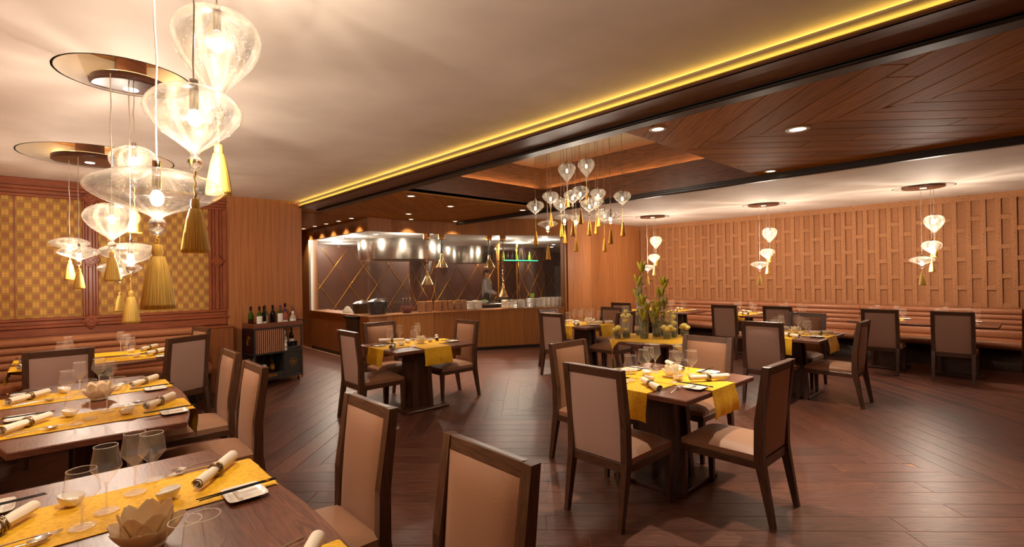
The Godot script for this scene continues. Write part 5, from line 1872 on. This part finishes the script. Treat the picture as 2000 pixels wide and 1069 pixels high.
func build_cart() -> void:
	var rot := deg_to_rad(11.0)
	var c := Vector2(2.42, 7.94)
	var t := thing("drinks_cart", "dark drinks cart with slatted panel and bottles by the veneer wall", "cart", P(c.x, 0, c.y), rot)
	# local axes: x right, z towards the room
	var W := 0.74
	var D := 0.36
	var m := MB.new()
	for x in [-W / 2 + 0.012, W / 2 - 0.012]:
		for z in [-D / 2 + 0.012, D / 2 - 0.012]: m.cbox(Vector3(x, 0.46, z), Vector3(0.024, 0.76, 0.024), 0.003)
	for y in [0.095, 0.47, 0.84]: m.cbox(Vector3(0, y, 0), Vector3(W, 0.022, D), 0.003)
	part(t, "frame", m, M.cart)
	m = MB.new()
	m.cbox(Vector3(0, 0.855, 0), Vector3(W - 0.02, 0.012, D - 0.01), 0.002)
	for z in [-D / 2 + 0.006, D / 2 - 0.006]: m.cbox(Vector3(0, 0.885, z), Vector3(W, 0.07, 0.014), 0.003)
	for x in [-W / 2 + 0.007, W / 2 - 0.007]: m.cbox(Vector3(x, 0.885, 0), Vector3(0.014, 0.07, D), 0.003)
	part(t, "tray", m, M.cart_wood)
	m = MB.new()
	m.cbox(Vector3(-W / 2 + 0.012, 0.655, 0), Vector3(0.012, 0.345, D - 0.05), 0.002)
	m.cbox(Vector3(-0.13, 0.655, D / 2 - 0.03), Vector3(0.44, 0.345, 0.008), 0.002)
	m.cbox(Vector3(-0.13, 0.28, -D / 2 + 0.02), Vector3(0.46, 0.34, 0.01), 0.002)
	m.cbox(Vector3(0.09, 0.655, -0.02), Vector3(0.012, 0.345, D - 0.06), 0.002)
	part(t, "red_lining", m, M.cart_red)
	for k in 14:
		m = MB.new()
		m.cbox(Vector3(-0.335 + k * 0.0305, 0.655, D / 2 - 0.018), Vector3(0.0175, 0.345, 0.016), 0.003)
		part(t, "slat", m, M.slat)
	m = MB.new()
	m.cbox(Vector3(0.215, 0.283, D / 2 - 0.014), Vector3(0.285, 0.345, 0.016), 0.004)
	var door := part(t, "door", m, M.cart)
	m = MB.new()
	emblem(m, Vector3(0.215, 0.30, D / 2 - 0.005), 0.062, Basis.IDENTITY)
	part(door, "gold_crest", m, M.gold)
	m = MB.new()
	emblem(m, Vector3(-W / 2 + 0.004, 0.67, 0.0), 0.07, Basis(Vector3(0, 0, 1), Vector3(0, 1, 0), Vector3(-1, 0, 0)))
	part(t, "side_crest", m, M.gold)
	m = MB.new()
	m.cbox(Vector3(-0.145, 0.145, D / 2 - 0.014), Vector3(0.425, 0.085, 0.014), 0.003)
	var dr := part(t, "drawer_front", m, M.cart)
	var tm := TextMesh.new()
	tm.text = "CHIVAS"
	var sf := SystemFont.new()
	sf.font_names = PackedStringArray(["Droid Sans"])
	sf.font_weight = 700
	tm.font = sf
	tm.font_size = 32
	tm.pixel_size = 0.0018
	tm.depth = 0.003
	part(dr, "lettering", tm, M.gold, Transform3D(Basis(), Vector3(-0.13, 0.145, D / 2 - 0.006)))
	m = MB.new()
	m.cbox(Vector3(0.072, 0.283, 0), Vector3(0.012, 0.345, D - 0.04), 0.002)
	part(t, "divider", m, M.cart)
	m = MB.new()
	m.cbox(Vector3(0.24, 0.505, 0.02), Vector3(0.22, 0.05, 0.26), 0.004)
	part(t, "shelf_tray", m, M.cart)
	m = MB.new()
	var hz := D / 2 - 0.02
	for z in [-hz, hz]: m.tube([Vector3(W / 2, 0.845, z), Vector3(W / 2 + 0.07, 0.915, z)], 0.009, 8)
	m.tube([Vector3(W / 2 + 0.07, 0.915, -hz), Vector3(W / 2 + 0.07, 0.915, hz)], 0.009, 8)
	part(t, "push_handle", m, M.cart)
	for x in [-W / 2 + 0.04, W / 2 - 0.04]:
		for z in [-D / 2 + 0.04, D / 2 - 0.04]:
			m = MB.new()
			m.cbox(Vector3(x, 0.07, z), Vector3(0.03, 0.03, 0.03), 0.004)
			m.tube([Vector3(x - 0.011, 0.028, z), Vector3(x + 0.011, 0.028, z)], 0.028, 16)
			part(t, "caster", m, M.chrome)
	var bs := Basis(Vector3.UP, rot)
	var W2 := func(x: float, y: float, z: float) -> Vector3: return P(c.x, 0, c.y) + bs * Vector3(x, y, z)
	var green := mat(Color(0.20, 0.30, 0.04), 0.08)
	var dark := mat(Color(0.03, 0.035, 0.025), 0.08)
	var amber := mat(Color(0.55, 0.25, 0.08), 0.08)
	var brown := mat(Color(0.16, 0.06, 0.02), 0.08)
	var clear := mat(Color(0.75, 0.68, 0.6), 0.08)
	var pink := mat(Color(0.62, 0.33, 0.28), 0.08)
	var white := mat(Color(0.92, 0.9, 0.86), 0.6)
	var red := mat(Color(0.35, 0.05, 0.04), 0.3)
	var purple := mat(Color(0.30, 0.08, 0.34), 0.3)
	var blue := mat(Color(0.12, 0.14, 0.42), 0.3)
	var ty := 0.862
	bottle("olive bottle at the left end of the cart tray", W2.call(-0.315, ty, -0.02), 0.30, 0.037, green, dark, brown, 0.03, 0.09)
	bottle("green wine bottle with white label, front left of the tray", W2.call(-0.235, ty, 0.07), 0.30, 0.037, green, dark, white, 0.05, 0.11)
	bottle("slim dark bottle with white label low on it, on the tray", W2.call(-0.155, ty, 0.04), 0.30, 0.034, dark, dark, white, 0.02, 0.055)
	bottle("light green wine bottle with red capsule on the tray", W2.call(-0.095, ty, -0.04), 0.31, 0.037, green, red, clear, 0.05, 0.11)
	bottle("black wine bottle in the middle of the tray", W2.call(0.01, ty, -0.02), 0.305, 0.038, dark, dark, brown, 0.03, 0.03)
	bottle("wine bottle with purple capsule and tall white label", W2.call(0.09, ty, 0.05), 0.30, 0.037, green, purple, white, 0.04, 0.14)
	bottle("squat pinkish bottle with blue cap on the tray", W2.call(0.165, ty, 0.05), 0.245, 0.042, pink, blue, white, 0.02, 0.05)
	bottle("clear amber decanter bottle with cork on the tray", W2.call(0.222, ty, -0.05), 0.32, 0.042, amber, dark, clear, 0.06, 0.05)
	bottle("clear bottle with white label toward the right of the tray", W2.call(0.262, ty, 0.10), 0.20, 0.042, clear, white, white, 0.03, 0.06)
	bottle("red-brown bottle with grey cap at the right end of tray", W2.call(0.318, ty, 0.0), 0.26, 0.043, amber, mat(Color(0.3, 0.3, 0.32), 0.4), white, 0.03, 0.08)
	bottle("clear bottle on the open upper shelf of the cart", W2.call(0.15, 0.482, 0.05), 0.29, 0.038, clear, white, white, 0.03, 0.12)
	bottle("small white-labelled bottle left on the open upper shelf", W2.call(0.115, 0.482, 0.13), 0.15, 0.03, white, white, clear, 0.03, 0.04)
	bottle("dark slim bottle at the right of the open upper shelf", W2.call(0.31, 0.531, -0.03), 0.27, 0.034, brown, dark, white, 0.04, 0.06)
	bottle("dark bottle with white label in the lower compartment", W2.call(-0.16, 0.107, 0.03), 0.31, 0.036, dark, dark, white, 0.12, 0.07)
	bottle("brown bottle with gold label in the lower compartment", W2.call(-0.03, 0.107, 0.03), 0.30, 0.04, brown, dark, M.gold, 0.11, 0.06)
	bottle("pale bottle at left in the lower compartment", W2.call(-0.28, 0.107, 0.0), 0.29, 0.036, clear, white, white, 0.1, 0.07)
	for k in 3:
		var tb := thing("tumbler", "dark tumbler on the cart shelf, %s from the left" % ["first", "second", "third"][k], "tumbler", W2.call(0.20 + k * 0.055, 0.531, 0.09), 0.0, "tumblers on the cart")
		m = MB.new()
		m.lathe([Vector2(0, 0), Vector2(0.02, 0), Vector2(0.026, 0.07), Vector2(0.023, 0.07), Vector2(0.018, 0.008), Vector2(0, 0.008)], 16)
		part(tb, "cup", m, M.black)

# ---------------------------------------------------------------- round table with flowers
func leaf_blade(m: MB, a: Vector3, dir: Vector3, ln: float, w: float, bend: float) -> void:
	var side := dir.cross(Vector3.UP)
	if side.length() < 0.1: side = Vector3(1, 0, 0)
	side = side.normalized()
	var rows := []
	var p := a
	var d := dir.normalized()
	for j in 7:
		var f := j / 6.0
		var ww := w * sin(PI * minf(0.97, 0.12 + 0.88 * f))
		rows.append(PackedVector3Array([p - side * ww, p + d.cross(side) * ww * 0.3, p + side * ww]))
		d = (d + Vector3(0, -bend / 6.0, 0)).normalized()
		p += d * ln / 6.0
	m.grid(rows)

func build_flowers() -> void:
	var c := Vector2(5.47, 3.32)
	var round := PackedVector2Array()
	for i in 40: round.append(Vector2(cos(TAU * i / 40), sin(TAU * i / 40)) * 0.56)
	var t := table("small round wooden table carrying the flower vases", c, round, [Vector2.ZERO], "round_table")
	# square cloth turned on the round top, corners hanging
	var rows := []
	for j in 25:
		var row := PackedVector3Array()
		for i in 25:
			var q := Vector2(-1 + i / 12.0, -1 + j / 12.0) * 0.47
			q = q.rotated(deg_to_rad(18))
			var r := q.length()
			var y := TOP + 0.004
			if r > 0.555:
				var over := r - 0.555
				q = q.normalized() * (0.562 + over * 0.10)
				y -= over * 0.98
			row.append(P(q.x, y, q.y))
		rows.append(row)
	var m := MB.new()
	m.grid(rows, false, 1, 1, true)
	var low := []
	for r in rows:
		var row := PackedVector3Array()
		for q in r: row.append(q - Vector3(0, 0.0015, 0))
		low.append(row)
	m.grid(low)
	var cl := part(self, "table_cloth", m, M.runner)
	cl.position = P(c.x, 0, c.y)
	tag(cl, "square yellow cloth on the round flower table", "tablecloth")
	for k in 2:
		var a := Vector2(-0.47, [-0.47, 0.47][k]).rotated(deg_to_rad(18)).normalized() * 0.575
		var ts := thing("cloth_tassel", "long gold tassel hanging from the %s corner of the round table cloth" % ["front", "left"][k], "tassel", P(c.x + a.x, 0.635, c.y + a.y), 0.0, "cloth tassels")
		m = MB.new()
		m.tube([Vector3(0, 0, 0), Vector3(0, -0.10, 0)], 0.003, 6)
		part(ts, "cord", m, M.tassel)
		m = MB.new()
		m.lathe([Vector2(0, -0.26), Vector2(0.022, -0.26), Vector2(0.017, -0.16), Vector2(0.013, -0.12), Vector2(0.014, -0.105), Vector2(0, -0.098)], 30, Vector3.ZERO, 0.05)
		part(ts, "skirt", m, M.tassel_olive)
	# vases: [du, dv, radius, height, contents, label]
	var list := [
		[-0.12, 0.06, 0.055, 0.42, "lily", "tall front-left glass cylinder vase with yellow lily buds"],
		[0.12, 0.27, 0.06, 0.72, "lily_high", "tallest glass cylinder vase, lilies rising above its rim"],
		[0.26, 0.02, 0.055, 0.52, "lily_high", "second tallest glass cylinder vase at right with lily buds"],
		[-0.20, 0.27, 0.05, 0.40, "carnation", "glass cylinder vase at far left with submerged pale flowers"],
		[0.10, 0.02, 0.055, 0.36, "lily", "middle glass cylinder vase with green buds"],
		[0.20, -0.16, 0.05, 0.30, "carnation", "front-right glass cylinder vase with stacked pale flowers"],
		[0.36, -0.03, 0.05, 0.34, "carnation", "right glass cylinder vase with stacked pale flowers"],
		[0.02, -0.17, 0.05, 0.10, "bunch", "low front glass bowl of pale yellow carnations"],
		[0.40, -0.20, 0.05, 0.09, "bunch", "low glass bowl of carnations at the right edge of the cloth"],
		[-0.34, 0.30, 0.045, 0.09, "bunch", "low glass bowl of carnations at the left edge of the cloth"],
		[-0.04, 0.38, 0.05, 0.22, "bunch", "small glass vase of carnations at the back of the table"]]
	var car := MB.new()
	var cr := []
	for j in 9:
		var row := PackedVector3Array()
		for i in 21:
			var a := TAU * i / 20
			var b := -PI / 2 + PI * j / 8.0
			var rr := 1.0 + 0.16 * sin(i * 3.0 * TAU / 20 + j * 2.0) * cos(b) + 0.1 * sin(j * 4.1 + i * TAU / 4)
			if i == 20: rr = 1.0 + 0.16 * sin(j * 2.0) * cos(b) + 0.1 * sin(j * 4.1)
			row.append(Vector3(cos(a) * cos(b) * rr, sin(b) * 0.8 * rr, sin(a) * cos(b) * rr))
		cr.append(row)
	car.grid(cr, true)
	var car_m := car.mesh()
	var bud := MB.new()
	bud.lathe(smooth([Vector2(0.0, 0.0), Vector2(0.010, 0.012), Vector2(0.016, 0.045), Vector2(0.012, 0.085), Vector2(0.0, 0.115)], 3), 8)
	var bud_m := bud.mesh()
	for q in list:
		var base := P(c.x + q[0], TOP + 0.006, c.y + q[1])
		var r: float = q[2]
		var h: float = q[3]
		var vs := thing("glass_vase", q[5], "vase", base, 0.0, "vases on the round table")
		m = MB.new()
		m.lathe([Vector2(0, 0.0), Vector2(r, 0.0), Vector2(r, h), Vector2(r - 0.003, h), Vector2(r - 0.003, 0.008), Vector2(0, 0.008)], 28)
		part(vs, "cylinder", m, M.glass)
		m = MB.new()
		var ring := []
		for k in 9: ring.append(Vector2(r - 0.0015 + 0.0018 * cos(TAU * k / 8), h + 0.0018 * sin(TAU * k / 8)))
		m.lathe(ring, 28)
		part(vs, "rim", m, M.glass_solid)
		var fl := thing("flower_arrangement", "flowers and moss in the " + q[5].replace("glass ", "").replace("cylinder ", ""), "flowers", base, 0.0, "flowers in the vases")
		if q[5].length() > 40: fl.set_meta("label", "flowers filling the " + " ".join(q[5].replace("glass cylinder ", "").split(" ").slice(0, 9)))
		m = MB.new()
		m.lathe([Vector2(0, 0.009), Vector2(r - 0.005, 0.009), Vector2(r - 0.005, minf(0.06, h * 0.5)), Vector2(r * 0.5, minf(0.068, h * 0.6)), Vector2(0, minf(0.064, h * 0.55))], 20)
		part(fl, "moss", m, M.moss)
		var put_bud := func(p: Vector3, d: Vector3, s: float) -> void:
			var z := d.normalized()
			var x := z.cross(Vector3(0.3, 0.1, 0.9)).normalized()
			part(fl, "bud", bud_m, M.bud, Transform3D(Basis(x, z, x.cross(z)).scaled(Vector3.ONE * s), p))
		if q[4].begins_with("lily"):
			var hh := h + (0.14 if q[4] == "lily_high" else 0.02)
			for k in 3:
				var a: float = k * 2.1 + q[0] * 9.0
				var tip := Vector3(cos(a) * r * 0.6, hh * (1.0 - 0.2 * k), sin(a) * r * 0.6)
				m = MB.new()
				m.tube([Vector3(cos(a) * 0.01, 0.02, sin(a) * 0.01), tip * Vector3(0.6, 0.5, 0.6), tip], [0.005, 0.0045, 0.0035], 6)
				part(fl, "stem", m, M.leaf)
				for b in 4:
					var w: float = a + b * 1.7
					put_bud.call(tip - Vector3(0, 0.02 * b, 0), Vector3(cos(w) * 0.45, 1.0, sin(w) * 0.45), 1.15 + 0.12 * b)
				m = MB.new()
				for b in 6:
					var w: float = a * 1.3 + b * 1.15
					var py := hh * (1.0 - 0.2 * k) * (0.35 + 0.1 * b)
					leaf_blade(m, Vector3(cos(a) * r * 0.5, py, sin(a) * r * 0.5), Vector3(cos(w) * 0.8, 0.9, sin(w) * 0.8), 0.10, 0.013, 0.8)
				part(fl, "leaves", m, M.leaf)
		else:
			var n := 3 if q[4] == "carnation" else 5
			for k in n:
				var p := Vector3(0, 0.10 + k * (h - 0.06) / n, 0)
				if q[4] == "bunch":
					var a: float = TAU * k / 5.0 + q[0] * 5.0
					p = Vector3(cos(a) * 0.038, h + 0.022 + 0.022 * (k % 2), sin(a) * 0.038)
				part(fl, "carnation", car_m, M.petal, Transform3D(Basis(Vector3.UP, k * 1.3).scaled(Vector3.ONE * (0.031 + 0.004 * (k % 2))), p))
			m = MB.new()
			m.tube([Vector3(0, 0.02, 0), Vector3(0.004, h * 0.6, 0.003), Vector3(0, h, 0)], 0.004, 6)
			for b in 4: leaf_blade(m, Vector3(0, h * 0.6, 0), Vector3(cos(b * 1.6), 0.7, sin(b * 1.6)), 0.05, 0.01, 0.9)
			part(fl, "stem", m, M.leaf)

func _ready() -> void:
	rng.seed = 20240
	setup_view()
	make_materials()
	M.tassel_olive = mat(Color(0.52, 0.46, 0.16), 0.6)
	M.led_soft = glow(Color(1.0, 0.86, 0.6), 1.5)
	build_shell()
	build_cove_lights()
	build_benches()
	build_chairs()
	build_tables()
	build_kitchen()
	build_lamps()
	build_cart()
	build_flowers()
	build_chef()
